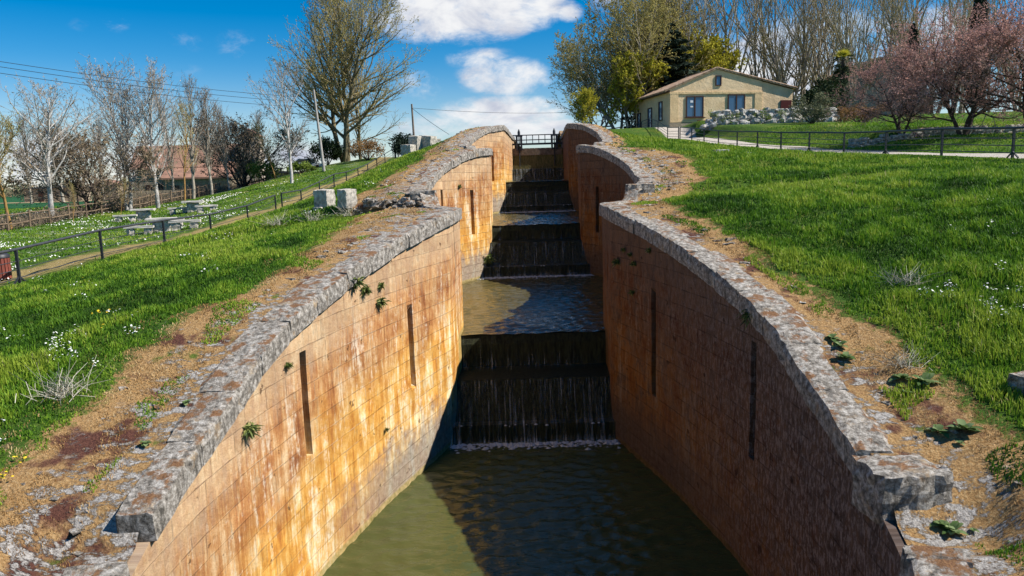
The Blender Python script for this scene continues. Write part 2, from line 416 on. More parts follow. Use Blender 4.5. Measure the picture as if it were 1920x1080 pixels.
def mat_coping():
    m, nt, b = newmat('coping_stone')
    P = geopos(nt)
    n1 = noise(nt, P, 2.2, 8, .7); n2 = noise(nt, P, 11, 10, .75); n3 = noise(nt, P, 40, 6, .7)
    c = ramp(nt, n2, [(.35, (.045, .04, .034)), (.48, (.23, .205, .17)), (.64, (.56, .52, .46))])
    c = mix(nt, sstep(nt, n1, .56, .66), c, ramp(nt, n2, [(.3, (.20, .12, .06)), (.7, (.45, .36, .24))]))
    nz = nd(nt, 'ShaderNodeSeparateXYZ', {0: nd(nt, 'ShaderNodeNewGeometry').outputs['Normal']}).outputs[2]
    up = sstep(nt, nz, .35, .8)
    mossm = mth(nt, 'MULTIPLY', sstep(nt, noise(nt, P, 3.1, 7, .7), .50, .60), up)
    c = mix(nt, mossm, c, ramp(nt, n3, [(.3, (.10, .045, .025)), (.7, (.30, .16, .07))]))
    vs = noise(nt, mapping(nt, P, (6, 6, .7)), 1.3, 7, .7)
    sidem = mth(nt, 'MULTIPLY', mth(nt, 'SUBTRACT', 1.0, up), sstep(nt, vs, .50, .64))
    c = mix(nt, mth(nt, 'MULTIPLY', sidem, .7), c, (.06, .055, .045))
    c = mix(nt, mth(nt, 'MULTIPLY', sstep(nt, n3, .60, .70), .6), c, (.06, .055, .05))
    nt.links.new(c, b.inputs['Base Color'])
    b.inputs['Roughness'].default_value = .95
    nt.links.new(bump(nt, mth(nt, 'ADD', n2, mth(nt, 'MULTIPLY', n3, .5)), 1.0, .035), b.inputs['Normal'])
    return m

def mat_water(name, col, wave=1.0):
    m, nt, b = newmat(name)
    P = geopos(nt)
    n = noise(nt, P, .6, 3)
    nt.links.new(mix(nt, n, tuple(x * .75 for x in col), tuple(x * 1.25 for x in col)), b.inputs['Base Color'])
    b.inputs['Roughness'].default_value = .06
    b.inputs['IOR'].default_value = 1.33
    b.inputs['Specular IOR Level'].default_value = .5
    w1 = noise(nt, mapping(nt, P, (1.0, 2.4, 1)), 2.6, 3, .5, .4)
    w2 = noise(nt, mapping(nt, P, (1.2, 2.2, 1), (4, 2, 0)), 7.0, 3, .55, .3)
    nt.links.new(bump(nt, mth(nt, 'ADD', w1, mth(nt, 'MULTIPLY', w2, .35)), 1.0, .03 * wave), b.inputs['Normal'])
    return m

def mat_curtain():
    m, nt, b = newmat('falling_water')
    uv = nd(nt, 'ShaderNodeUVMap', uv_map='UVMap').outputs[0]
    s1 = noise(nt, mapping(nt, uv, (17, .5, 1)), 1.0, 8, .75, .2)
    s2 = noise(nt, mapping(nt, uv, (34, 1.6, 1)), 1.0, 6, .75, .6)
    foam = attr(nt, 'foam')
    k = mth(nt, 'ADD', mth(nt, 'ADD', mth(nt, 'MULTIPLY', s1, .7), mth(nt, 'MULTIPLY', s2, .35)), mth(nt, 'MULTIPLY', foam, .13))
    msk = sstep(nt, k, .59, .80)
    b.inputs['Base Color'].default_value = (.72, .75, .76, 1)
    b.inputs['Roughness'].default_value = .35
    b.inputs['Specular IOR Level'].default_value = .5
    tr = nd(nt, 'ShaderNodeBsdfTransparent').outputs[0]
    mx = nd(nt, 'ShaderNodeMixShader', {0: mth(nt, 'MULTIPLY', mth(nt, 'MULTIPLY', msk, sstep(nt, noise(nt, mapping(nt, uv, (1.6, .5, 1)), 1.0, 4), .32, .52)), .45), 1: tr, 2: b.outputs[0]}).outputs[0]
    nt.links.new(mx, nt.nodes['Material Output'].inputs[0])
    return m

def mat_blade(name, stops, transl=.35):
    m, nt, b = newmat(name)
    cv = attr(nt, 'cv')
    c = ramp(nt, cv, stops)
    nt.links.new(c, b.inputs['Base Color'])
    b.inputs['Roughness'].default_value = .6
    b.inputs['Specular IOR Level'].default_value = .2
    t = nd(nt, 'ShaderNodeBsdfTranslucent', {0: c}).outputs[0]
    mx = nd(nt, 'ShaderNodeMixShader', {0: transl, 1: b.outputs[0], 2: t}).outputs[0]
    nt.links.new(mx, nt.nodes['Material Output'].inputs[0])
    return m

M = {}
M['ground'] = mat_ground()
M['wall_l'] = mat_wall('ochre_ashlar')
M['wall_r'] = mat_wall('stained_shaded_ashlar', 1.0)
M['coping'] = mat_coping()
M['water'] = mat_water('lock_water', (.06, .07, .022))
M['water_tan'] = mat_water('silty_water', (.085, .07, .025))
M['curtain'] = mat_curtain()
M['foam'] = simple('white_foam', (.5, .52, .53), (.3, .32, .33), 8, .6)
M['wet'] = simple('wet_weir_stone', (.04, .045, .018), (.004, .005, .004), 5, .6, .05, stretch=(3, 3, .5), spec=.15)
M['mosswet'] = simple('mossy_weir_stone', (.22, .17, .06), (.035, .05, .012), 6, .7, .04, stretch=(3, 3, .6))
M['iron'] = simple('painted_iron', (.035, .037, .042), (.02, .021, .024), 8, .5, spec=.4)
M['galv'] = simple('grey_rail', (.06, .062, .066), (.035, .036, .04), 6, .5, spec=.4)
M['oldwood'] = simple('weathered_wood', (.25, .18, .12), (.10, .07, .045), 5, .9, .01, stretch=(1, 1, 1))
M['stone'] = simple('pale_stone', (.62, .57, .48), (.22, .20, .17), 7, .95, .03)
M['whitestone'] = simple('white_boulder', (.60, .57, .52), (.16, .15, .13), 3, .95, .06)
M['table'] = simple('table_stone', (.58, .54, .48), (.45, .41, .36), 6, .9, .015)

# ------------------------------------------------------------------ ground
def grid_axis(parts):
    out = []
    for a, b, st in parts: out += list(np.arange(a, b, st))
    out.append(parts[-1][1]); return np.array(out)
YS = grid_axis([(-14, 3, 1), (3, 40, .28), (40, 80, .45), (80, 130, 1.5), (130, 300, 12), (300, 2500, 120)])
def ground(side):
    S = grid_axis([(.12, 4, .16), (4, 22, .4), (22, 40, .8), (40, 110, 3), (110, 400, 20), (400, 2500, 150)])
    Yg, Sg = np.meshgrid(YS, S, indexing='ij')
    X = edge(side, Yg) + side * Sg
    Z = gz(X, Yg)
    n, k = Yg.shape
    idx = np.arange(n * k).reshape(n, k)
    f = np.stack([idx[:-1, :-1], idx[:-1, 1:], idx[1:, 1:], idx[1:, :-1]], -1).reshape(-1, 4)
    if side < 0: f = f[:, ::-1]
    f = f[:, ::-1] if side > 0 and False else f
    band = Sg - bandw(side, Yg)
    if side < 0:
        xp = XPL(Yg); path = np.abs(X - (xp - 1.35)) / 1.1; grav = np.full(Yg.shape, 9.)
        fld = np.where((X < -30) & (Yg > 76) & (X < -18 - .25 * Yg), 1.0, 0) ; fld = np.where((Yg > 150) & (X < -25), 2.0, fld); fld = np.where((Yg > 175) & (X < -25), 1.0, fld)
        flw = np.clip((xp - 2 - X) / 3, 0, 1) * (1 - np.clip(fld, 0, 1)) * np.where(Yg > 15, 1, .0)
        s = Sg
        flw = np.maximum(flw, .0)
    else:
        xr = XPR(Yg); path = np.full(Yg.shape, 9.); grav = np.abs(X - (xr + 1.75)) / 1.45; fld = np.zeros(Yg.shape); flw = np.zeros(Yg.shape)
    me = mk_mesh('ground', np.stack([X, Yg, Z], -1), f, M['ground'], smooth=True,
                 attrs=dict(band=band, path=path, gravel=grav, field=fld, flower=flw))
    o = link('ground', me)
    tag(o, ('grassy left bank sloping down to a worn path, with brown moss along the lock' if side < 0 else
            'green right bank rising from the lock wall to a pale gravel path'), 'ground', kind='structure')
    return o
ground(-1); ground(1)

# ------------------------------------------------------------------ lock walls
ZW = [-7.42, -4.73, -2.33, -.24]            # pool levels
SEG = [(-10, 21.6), (21.6, 37.2), (37.2, 52.9), (52.9, 72)]
SLOTS = {}
def addslot(px, y0, y1, side, ch, w=.2):
    w = w * .8
    lo, hi = SEG[ch]
    Y0, z0 = on_wall(px, y0, side, max(lo, 6) if ch == 0 else lo + 7, hi)
    Y1, z1 = on_wall(px, y1, side, max(lo, 6) if ch == 0 else lo + 7, hi)
    SLOTS.setdefault((ch, side), []).append(((Y0 + Y1) / 2, z1, z0, w))
addslot(771, 570, 722, -1, 0, .34); addslot(574, 655, 862, -1, 0, .3)
addslot(1226, 558, 742, 1, 0, .34); addslot(1411, 640, 862, 1, 0, .3)
addslot(886, 356, 440, -1, 1, .34); addslot(1120, 350, 436, 1, 1, .34); addslot(924, 284, 340, -1, 2, .4); addslot(829, 356, 392, -1, 1, .3)

GAPS = {(0, 1): [(7.35, 8.9)], (0, -1): [(7.45, 8.15)]}
def lock_wall(ch, side):
    lo, hi = SEG[ch]; zw = ZW[ch]; sl = SLOTS.get((ch, side), [])
    Ys = list(np.arange(lo, hi + .01, .2)); Ys[-1] = hi
    ztop = float(np.max(ZC(np.array([lo, hi])))) + .1
    zl = list(np.arange(zw - 2.6 if ch else zw - 1.0, ztop, .3)) + [ztop]
    for (ym, za, zb, w) in sl:
        Ys = [y for y in Ys if abs(y - (ym - w / 2)) > .05 and abs(y - (ym + w / 2)) > .05] + [ym - w / 2, ym - w / 2 + .012, ym + w / 2 - .012, ym + w / 2]
        zl = [z for z in zl if abs(z - za) > .05 and abs(z - zb) > .05] + [za, za + .012, zb - .012, zb]
    Ys = np.array(sorted(Ys)); zl = np.array(sorted(zl))
    top = ZC(Ys) - .36
    e = edge(side, Ys)
    dl = np.hypot(np.diff(e), np.diff(Ys)); arc = np.concatenate(([0], np.cumsum(dl))) + 40 * ch + (11.3 if side > 0 else 0)
    # outward normal
    tx, ty = np.gradient(e, arc), np.gradient(Ys, arc); L = np.hypot(tx, ty)
    nx, ny = side * ty / L, -side * tx / L
    G = np.minimum(zl[None, :], top[:, None])
    Yg = np.repeat(Ys[:, None], len(zl), 1)
    off = (vnoise(Yg * .8 + 9 * ch, G * .8 + 5 * side, 3) - .5) * .05
    for (ym, za, zb, w) in sl:
        ins = (Yg > ym - w / 2 + .006) & (Yg < ym + w / 2 - .006) & (G > za + .006) & (G < zb - .006)
        off = np.where(ins, .22, off)
    X = e[:, None] + nx[:, None] * off; Y2 = Yg + ny[:, None] * off
    n, k = G.shape; idx = np.arange(n * k).reshape(n, k)
    f = np.stack([idx[:-1, :-1], idx[1:, :-1], idx[1:, 1:], idx[:-1, 1:]], -1).reshape(-1, 4)
    gr = G.ravel(); ok = (gr[f[:, 3]] - gr[f[:, 0]] > 1e-4) | (gr[f[:, 2]] - gr[f[:, 1]] > 1e-4)
    f = f[ok]
    if side < 0: f = f[:, ::-1]
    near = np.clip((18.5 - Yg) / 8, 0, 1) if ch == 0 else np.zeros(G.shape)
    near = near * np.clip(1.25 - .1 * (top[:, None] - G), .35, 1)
    tide = np.clip((Yg - (hi - 9)) / 4, 0, 1)
    uv = np.stack([np.repeat(arc[:, None], k, 1) + np.where(np.abs(off) > .2, off, 0), G], -1).reshape(-1, 2)
    P = np.stack([X, Y2, G], -1).reshape(-1, 3)
    verts = P; F2 = [tuple(q) for q in f]; 
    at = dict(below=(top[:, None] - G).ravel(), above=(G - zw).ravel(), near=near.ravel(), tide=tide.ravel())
    # solid back and top so the wall has thickness
    th = .8
    bt = np.stack([e + side * th, Ys, top], -1); bb = np.stack([e + side * th, Ys, np.full(len(Ys), zl[0])], -1); ft = np.stack([e, Ys, top], -1)
    o = len(verts); m_ = len(Ys)
    verts = np.concatenate([verts, ft, bt, bb]); uv = np.concatenate([uv] + [np.stack([arc, q[:, 2]], -1) for q in (ft, bt, bb)])
    for kk in at: at[kk] = np.concatenate([at[kk], np.full(3 * m_, 0.5)])
    for i in range(m_ - 1):
        F2.append((o + i, o + i + 1, o + m_ + i + 1, o + m_ + i)); F2.append((o + m_ + i, o + m_ + i + 1, o + 2 * m_ + i + 1, o + 2 * m_ + i))
    names = ['nearest', 'second', 'third', 'topmost']
    r = empty('lock_wall', (float(e[m_ // 2]), float(Ys[m_ // 2]), zw))
    side_txt = 'sunlit ochre' if side < 0 else 'shaded brown'
    extra = {(0, -1): 'with two vertical slots and green tufts, beside the left bank', (0, 1): 'streaked black, beside the right bank',
             (1, -1): 'behind the nearest chamber, left of the water', (1, 1): 'behind the nearest chamber, right of the water',
             (2, -1): 'below the railed footbridge, left side', (2, 1): 'below the railed footbridge, right side',
             (3, -1): 'under the left end of the gate footbridge', (3, 1): 'under the right end of the gate footbridge'}[(ch, side)]
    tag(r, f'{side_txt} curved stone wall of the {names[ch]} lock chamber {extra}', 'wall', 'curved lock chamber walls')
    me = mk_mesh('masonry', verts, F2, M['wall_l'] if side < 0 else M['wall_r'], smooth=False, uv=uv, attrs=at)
    w = link('masonry', me, r); w.matrix_parent_inverse = Matrix.Translation(-Vector(r.location))
    # coping stones
    V = []; Fc = []; y = max(lo, 1.0); cnt = 0; rg = random.Random(ch * 7 + side)
    while y < hi - .05:
        ln = rg.uniform(.7, 1.35); y1 = min(y + ln, hi)
        if hi - y1 < .45: y1 = hi
        gap = False
        for ga, gb in GAPS.get((ch, side), []):
            if y < ga - .05 and y1 > ga: y1 = ga
            elif ga - .06 <= y < gb - .02: y1 = gb; gap = True
        if not gap:
            wd = rg.uniform(.45, .75); nx_, ny_, nz_ = 6, 6, 3; base = len(V); jz = rg.uniform(-.015, .015); jo = rg.uniform(-.015, .01); tilt = rg.uniform(-.02, .02)
            ids = {}
            def vid(i, j, kq):
                if (i, j, kq) in ids: return ids[(i, j, kq)]
                yy = y + .004 + (y1 - y - .008) * i / nx_
                ee = float(edge(side, yy)); zt = float(ZC(yy))
                dd = -.09 + jo + (wd + .09) * j / ny_
                if j == ny_: dd += (vnoise(yy * 2.2 + 5, ch * 9 + side, 2) - .5) * .5
                d2 = float(edge(side, yy + .05) - edge(side, yy - .05)) / .1
                nn = math.hypot(1, d2)
                zz = zt - .36 + .002 + (.36 + jz) * kq / nz_ + tilt * (j / ny_ - .5)
                rnd = .026
                onx = i in (0, nx_); ony = j in (0, ny_); onz = kq == nz_
                yq, dq, zq = yy, dd, zz
                if onx and onz: zq -= rnd * rg.uniform(.3, 1.2)
                if j == 0 and onz: zq -= rnd * rg.uniform(.2, 1.3); dq += rnd * rg.uniform(0, 1.2)
                if onx and j == 0: dq += rnd * rg.uniform(.2, 1.3)
                if onz and not ony: zq += rg.uniform(-.008, .006)
                if j == 0: dq += rg.uniform(-.012, .012)
                if j == ny_: zq -= .12
                ids[(i, j, kq)] = len(V)
                V.append((ee + side * dq / nn, yq - d2 * side * 0 + (-d2) * dq * side / nn * side * 1.0 * side, zq)); return len(V) - 1
            for a in range(nx_):
                for b2 in range(ny_): Fc.append((vid(a, b2, nz_), vid(a, b2 + 1, nz_), vid(a + 1, b2 + 1, nz_), vid(a + 1, b2, nz_)))
                for c in range(nz_): Fc.append((vid(a, 0, c), vid(a, 0, c + 1), vid(a + 1, 0, c + 1), vid(a + 1, 0, c)))
                Fc.append((vid(a, 0, 0), vid(a + 1, 0, 0), vid(a + 1, ny_, 0), vid(a, ny_, 0)))
            for b2 in range(ny_):
                for c in range(nz_):
                    for a in (0, nx_): Fc.append((vid(a, b2, c), vid(a, b2 + 1, c), vid(a, b2 + 1, c + 1), vid(a, b2, c + 1)))
        y = y1
    me = mk_mesh('coping', V, Fc, M['coping'])
    c = link('coping', me, r); c.matrix_parent_inverse = Matrix.Translation(-Vector(r.location))
for ch in range(4):
    for sd in (-1, 1): lock_wall(ch, sd)

# ------------------------------------------------------------------ water, weirs
_wv = []
for _i in range(26):
    _lam = rng.uniform(.16, .62); _a = pi / 2 + rng.normal(0, .55)
    _wv.append((2 * pi / _lam * cos(_a), 2 * pi / _lam * sin(_a), rng.uniform(0, 6.28), 0.0075 * _lam))
def pool(z, y0, y1, mat, label, step=.075, calm=1.0):
    """rippled water surface between the two walls"""
    Y = np.arange(y0, y1 + step * .5, step); Y[-1] = y1; nxx = int(8.8 / step)
    t = np.linspace(0, 1, nxx + 1); eL = edge(-1, Y)[:, None] - .25; eR = edge(1, Y)[:, None] + .25
    X = eL + (eR - eL) * t[None, :]; Yg = np.repeat(Y[:, None], nxx + 1, 1); Z = np.zeros(X.shape)
    for kx, ky, ph, am in _wv: Z += am * np.sin(kx * X + ky * Yg + ph)
    gust = .35 + 1.3 * vnoise(X * .5 + 4, Yg * .35, 2)
    Z = z + Z * gust * calm
    n, k = X.shape; idx = np.arange(n * k).reshape(n, k)
    f = np.stack([idx[:-1, :-1], idx[:-1, 1:], idx[1:, 1:], idx[1:, :-1]], -1).reshape(-1, 4)
    o = link('water', mk_mesh('water', np.stack([X, Yg, Z], -1), f, mat, smooth=True)); tag(o, label, 'water', kind='structure')
WE = [dict(lip=22.4, ledge=-5.75, front=20.85, base=20.25), dict(lip=37.6, ledge=-3.1, front=36.35, base=35.7), dict(lip=53.1, ledge=-.95, front=52.0, base=51.4)]
pool(ZW[0], 3, 21, M['water'], 'olive green water of the nearest and lowest lock basin')
pool(ZW[1], 22.35, 36.6, M['water_tan'], 'tan brown rippled water of the second lock basin')
pool(ZW[2], 37.55, 52.2, M['water_tan'], 'narrow strip of water in the third lock basin')
pool(ZW[3], 53.05, 66, M['water'], 'water at the foot of the top gate')
pool(2.3, 67.2, 300, M['water'], 'canal water above the top gate', 1.0, .0)

def curtain(pts, side_y, foam_fn, parent, nu=40):
    """sheet of falling water following profile pts [(Y,z)] just in front of the weir"""
    V = []; uv = []; fo = []; n = len(pts); Fc = []
    for i in range(nu + 1):
        t = i / nu
        for j, (y, z) in enumerate(pts):
            eL, eR = float(edge(-1, y)), float(edge(1, y)); x = eL + (eR - eL) * t
            V.append((x, y - .05 + .03 * sin(i * 1.7), z)); uv.append((x, z)); fo.append(foam_fn(j / (n - 1)))
    for i in range(nu):
        for j in range(n - 1):
            a = i * n + j; Fc.append((a, a + n, a + n + 1, a + 1))
    me = mk_mesh('falling_water', V, Fc, M['curtain'], uv=uv, attrs=dict(foam=fo), smooth=True)
    o = link('falling_water', me, parent); o.matrix_parent_inverse = Matrix.Translation(-Vector(parent.location)); return o

wl = ['lowest dark stone weir with thin falling water facing the nearest basin', 'middle dark stone weir with falling water behind the tan basin', 'upper dark stone weir with falling water below the gate']
for k, w in enumerate(WE):
    zu, zd = ZW[k + 1], ZW[k]
    r = empty('weir', (float(XC(w['front'])), w['front'], zd)); tag(r, wl[k], 'weir', 'stepped weirs across the canal')
    b = MB()
    def slab(poly, nm, mat):
        b = MB(); q = []
        n = len(poly); vs = []
        for y, z in poly: vs.append((float(edge(-1, y)) - .2, y, z))
        for y, z in poly: vs.append((float(edge(1, y)) + .2, y, z))
        b.add(vs, [tuple(range(n - 1, -1, -1)), tuple(range(n, 2 * n))] + [(i, (i + 1) % n, n + (i + 1) % n, n + i) for i in range(n)])
        o = b.build(nm, mat, r); o.matrix_parent_inverse = Matrix.Translation(-Vector(r.location)); return o
    slab([(w['lip'], zu - .03), (w['lip'] + .9, zu - .05), (w['lip'] + .9, zd - 1), (w['lip'] - .12, zd - 1), (w['lip'] - .12, w['ledge']), (w['lip'] - .1, zu - .3)], 'upper_step', M['wet'])
    zm = zd + (w['ledge'] - zd) * .32
    slab([(w['front'], w['ledge']), (w['lip'] - .125, w['ledge'] + .02), (w['lip'] - .125, zd - 1), (w['base'] - .05, zd - 1), (w['base'] - .05, zm - .02), (w['base'] + .16, zm + .02), (w['front'] - .05, w['ledge'] - .2)], 'lower_step', M['wet'])
    curtain([(w['lip'] + .1, zu + .01), (w['lip'] - .02, zu - .05), (w['lip'] - .12, zu - .4), (w['lip'] - .17, (zu + w['ledge']) / 2), (w['lip'] - .2, w['ledge'] + .1), (w['lip'] - .32, w['ledge'] + .045), (w['lip'] - .5, w['ledge'] + .04)], 0,
            lambda t: (.55 if t > .62 else .1) if t > .05 else -.6, r)
    curtain([(w['front'] + .2, w['ledge'] + .03), (w['front'] - .03, w['ledge'] - .02), (w['front'] - .12, w['ledge'] - .25), (w['base'] + .2, zm + .12), (w['base'] + .02, zm + .03), (w['base'] - .14, zm - .06), (w['base'] - .17, (zm + zd) / 2), (w['base'] - .2, zd + .08), (w['base'] - .35, zd + .035), (w['base'] - .65, zd + .02)], 0,
            lambda t: -.7 if t < .08 else (.6 if t < .4 else (.8 if t < .5 else (.5 if t < .75 else 1.0 if t < .95 else -.2))), r)
    rf = np.random.default_rng(30 + k); V = []; Fc = []
    for q in range(480):
        yb = w['base'] - .2 - abs(rf.normal(0, .2)) if q < 470 else (w['base'] - .12 - rf.random() * .05); eL, eR = float(edge(-1, yb)), float(edge(1, yb)); x = rf.uniform(eL + .05, eR - .05)
        z = zd + .012 if q < 470 else zm - .04 + rf.random() * .06; sz = rf.uniform(.012, .04) * (1.6 if q < 200 else 1)
        o = len(V); V += [(x - sz * 1.6, yb, z), (x + sz * 1.6, yb, z), (x, yb - sz, z), (x, yb + sz, z), (x, yb, z + sz * .9)]; Fc += [(o, o + 2, o + 4), (o + 2, o + 1, o + 4), (o + 1, o + 3, o + 4), (o + 3, o, o + 4)]
    o = link('foam', mk_mesh('foam', V, Fc, M['foam']), r); o.matrix_parent_inverse = Matrix.Translation(-Vector(r.location)); o['kind'] = 'stuff'
# top gate weir
gy = 66.2
r = empty('gate_weir', (float(XC(gy)), gy, ZW[3])); tag(r, 'mossy stone and timber top dam leaking water below the footbridge', 'weir')
def lnk(b, nm, mat, rr):
    o = b.build(nm, mat, rr); o.matrix_parent_inverse = Matrix.Translation(-Vector(rr.location)); return o
xg0, xg1 = float(edge(-1, gy)), float(edge(1, gy))
zl_ = atY(985, 317, 65)[2]
b = MB(); b.box(((xg0 + xg1) / 2, 66.7, (2.55 - 2) / 2), (xg1 - xg0 + .3, .9, 4.55)); lnk(b, 'dam_face', M['mosswet'], r)
b = MB(); b.box(((xg0 + xg1) / 2, 65.6, (zl_ - 2) / 2), (xg1 - xg0 + .3, 1.25, zl_ + 2)); lnk(b, 'ledge', M['wet'], r)
b = MB()
for i in range(9):
    b.box((xg0 + .3 + i * .48, 66.2, 2.3), (.46, .1, .62))
lnk(b, 'gate_board', M['oldwood'], r)
curtain([(64.98, zl_ + .02), (64.9, zl_ - .05), (64.86, zl_ * .5), (64.84, ZW[3] + .05), (64.6, ZW[3] + .02)], 0, lambda t: .8, r)
curtain([(66.12, 2.2), (66.1, 1.9), (66.1, 1.4), (66.08, zl_ + .06)], 0, lambda t: .15, r)

# footbridge over the gate
fbz = atY(1010, 270, 66.6)[2]
r = empty('footbridge', (float(XC(66.6)), 66.6, fbz)); tag(r, 'narrow iron gate footbridge with railings at the head of the locks', 'footbridge')
x0, x1 = xg0 - .35, xg1 + .1
b = MB(); b.box(((x0 + x1) / 2, 66.6, fbz + .02), (x1 - x0, .7, .14)); lnk(b, 'deck', M['iron'], r)
for yy in (66.3, 66.9):
    b = MB()
    for zz in (.38, .8): b.tube([(x0, yy, fbz + zz), (x1, yy, fbz + zz)], .028, 5)
    for i in range(10):
        x = x0 + (x1 - x0) * i / 9; b.tube([(x, yy, fbz), (x, yy, fbz + .8)], .03, 4)
    lnk(b, 'railing', M['iron'], r)
for xx in (xg0 + .62, xg1 - .75):
    b = MB()
    for d in (-.2, .2): b.box((xx + d, 66.12, fbz + .1), (.16, .18, 1.25))
    b.box((xx, 66.12, fbz + .72), (.62, .22, .14)); b.tube([(xx, 66.12, 1.0), (xx, 66.12, fbz + 1.1)], .055, 6); b.tube([(xx, 66.12, fbz + .75), (xx, 66.12, fbz + 1.05), (xx, 66.12, fbz + 1.3)], [.12, .12, .03], 8)
    lnk(b, 'sluice_frame', M['iron'], r)

# ------------------------------------------------------------------ vegetation: trees
def prisms(segs, sides):
    """segs array (n,8): p0 p1 r0 r1 -> verts, faces"""
    S = np.asarray(segs, float); n = len(S)
    if n == 0: return np.zeros((0, 3)), np.zeros((0, 4), int)
    p0, p1, r0, r1 = S[:, :3], S[:, 3:6], S[:, 6], S[:, 7]
    d = p1 - p0; d /= np.maximum(np.linalg.norm(d, axis=1, keepdims=True), 1e-9)
    ref = np.where(np.abs(d[:, 2:3]) < .9, np.array([[0, 0, 1.]]), np.array([[1., 0, 0]]))
    a = np.cross(d, ref); a /= np.linalg.norm(a, axis=1, keepdims=True); bq = np.cross(d, a)
    t = np.arange(sides) * 2 * pi / sides
    ring = a[:, None, :] * np.cos(t)[None, :, None] + bq[:, None, :] * np.sin(t)[None, :, None]
    v0 = p0[:, None, :] + ring * r0[:, None, None]; v1 = p1[:, None, :] + ring * r1[:, None, None]
    V = np.concatenate([v0, v1], 1).reshape(-1, 3)
    o = (np.arange(n) * 2 * sides)[:, None]
    j = np.arange(sides)[None, :]; j2 = (j + 1) % sides
    f = np.stack([o + j, o + j2, o + sides + j2, o + sides + j], -1).reshape(-1, 4)
    return V, f

def leaf_quads(pts, size, rg, up=0.0):
    n = len(pts)
    if n == 0: return np.zeros((0, 3)), np.zeros((0, 4), int)
    a = rg.normal(size=(n, 3)); a /= np.linalg.norm(a, axis=1, keepdims=True)
    c = rg.normal(size=(n, 3)); bq = np.cross(a, c); bq /= np.linalg.norm(bq, axis=1, keepdims=True)
    s = size * rg.uniform(.6, 1.35, (n, 1))
    P = np.asarray(pts)
    V = np.stack([P - a * s, P + bq * s * .55, P + a * s, P - bq * s * .55], 1).reshape(-1, 3)
    return V, np.arange(4 * n).reshape(n, 4)

def grow(seed, H, r0, stems=1, spread=0., clear=.25, n1=30, l1=.3, a1=45, shape='oval', n2=8, l2=.4, n3=4, l3=.45, up=.15, wand=.16, leaves=2, lean=(0, 0), maxlev=3, a2=38, tw=.012):
    rg = random.Random(seed); big = []; twig = []; lp = []
    up0 = Vector((0, 0, 1))
    def branch(p, d, L, r, lev, nseg):
        pts = [p.copy()]; dirs = [d.copy()]
        for i in range(nseg):
            d = (d + Vector((rg.gauss(0, 1), rg.gauss(0, 1), rg.gauss(0, 1))) * wand * (.5 if lev == 0 else 1) + up0 * up * (0 if lev == 0 else 1)).normalized()
            p = p + d * (L / nseg); pts.append(p.copy()); dirs.append(d.copy())
        end = .12 if lev == 0 else .3
        for i in range(nseg):
            ra = max(r * (1 - (1 - end) * i / nseg), tw * .6); rb = max(r * (1 - (1 - end) * (i + 1) / nseg), tw * .5)
            (big if lev <= 1 else twig).append((*pts[i], *pts[i + 1], ra, rb))
        def at(t):
            x = t * nseg; i = min(int(x), nseg - 1); return pts[i].lerp(pts[i + 1], x - i), dirs[min(i + 1, nseg)], r * (1 - (1 - end) * t)
        if lev >= maxlev:
            for _ in range(leaves):
                q, _, _ = at(rg.uniform(.3, 1)); lp.append(tuple(q + Vector((rg.gauss(0, .04), rg.gauss(0, .04), rg.gauss(0, .04)))))
            return
        n = (n1, n2, n3)[lev]; n = max(1, int(n * rg.uniform(.8, 1.2)))
        az = rg.uniform(0, 6.28)
        for i in range(n):
            t0 = clear if lev == 0 else .18
            t = t0 + (1 - t0) * (i + rg.random()) / n
            q, dd, rr = at(min(t, .995)); az += 2.4 + rg.uniform(-.5, .5)
            ang = R((a1 if lev == 0 else a2) * rg.uniform(.7, 1.25))
            if lev == 0 : ang *= (1.15 - .5 * t)
            ax = dd.orthogonal().normalized(); ax.rotate(Matrix.Rotation(az, 3, dd)); nd_ = dd.copy(); nd_.rotate(Matrix.Rotation(ang, 3, ax))
            if lev == 0:
                u = (t - clear) / (1 - clear)
                sh = {'oval': (.35 + 1.3 * sin(pi * min(1, .18 + .82 * u)) ) * .75, 'cone': 1.15 - .9 * u, 'fan': 1.1 - .55 * u, 'col': .8 + .2 * sin(pi * u)}[shape]
                Ln = H * l1 * sh * rg.uniform(.75, 1.2)
            else:
                Ln = L * (l2, l3)[lev - 1] * (1.1 - .45 * t) * rg.uniform(.7, 1.25)
            branch(q, nd_, Ln, max(min(rr * .62, Ln * .028), tw), lev + 1, (7, 5, 3, 2)[lev + 1])
    for sI in range(stems):
        if stems > 1:
            a = 2 * pi * sI / stems + rg.uniform(-.4, .4); sp_ = spread * rg.uniform(.5, 1.1)
            d = Vector((cos(a) * sp_ + lean[0], sin(a) * sp_ + lean[1], 1)).normalized()
            p = Vector((cos(a) * r0 * .5, sin(a) * r0 * .5, -.15))
            branch(p, d, H * rg.uniform(.82, 1.05), r0 * rg.uniform(.55, .8), 0, 10)
        else:
            branch(Vector((0, 0, -.15)), Vector((lean[0], lean[1], 1)).normalized(), H, r0, 0, 10)
    return big, twig, lp

def tree_proto(seed, bark, twigm, leafm, leafsize, flare=True, **kw):
    big, twig, lp = grow(seed, **kw)
    rg = np.random.default_rng(seed)
    V, f = prisms(big, 6)
    tr = mk_mesh('trunk', V, f, bark, smooth=True)
    V1, f1 = prisms(twig, 3); V2, f2 = leaf_quads(lp, leafsize, rg)
    Vc = np.concatenate([V1, V2]); fc = np.concatenate([f1, f2 + len(V1)])
    mi = np.concatenate([np.zeros(len(f1), int), np.ones(len(f2), int)])
    cr = mk_mesh('crown', Vc, fc, [twigm, leafm], mi)
    return tr, cr, kw['H']

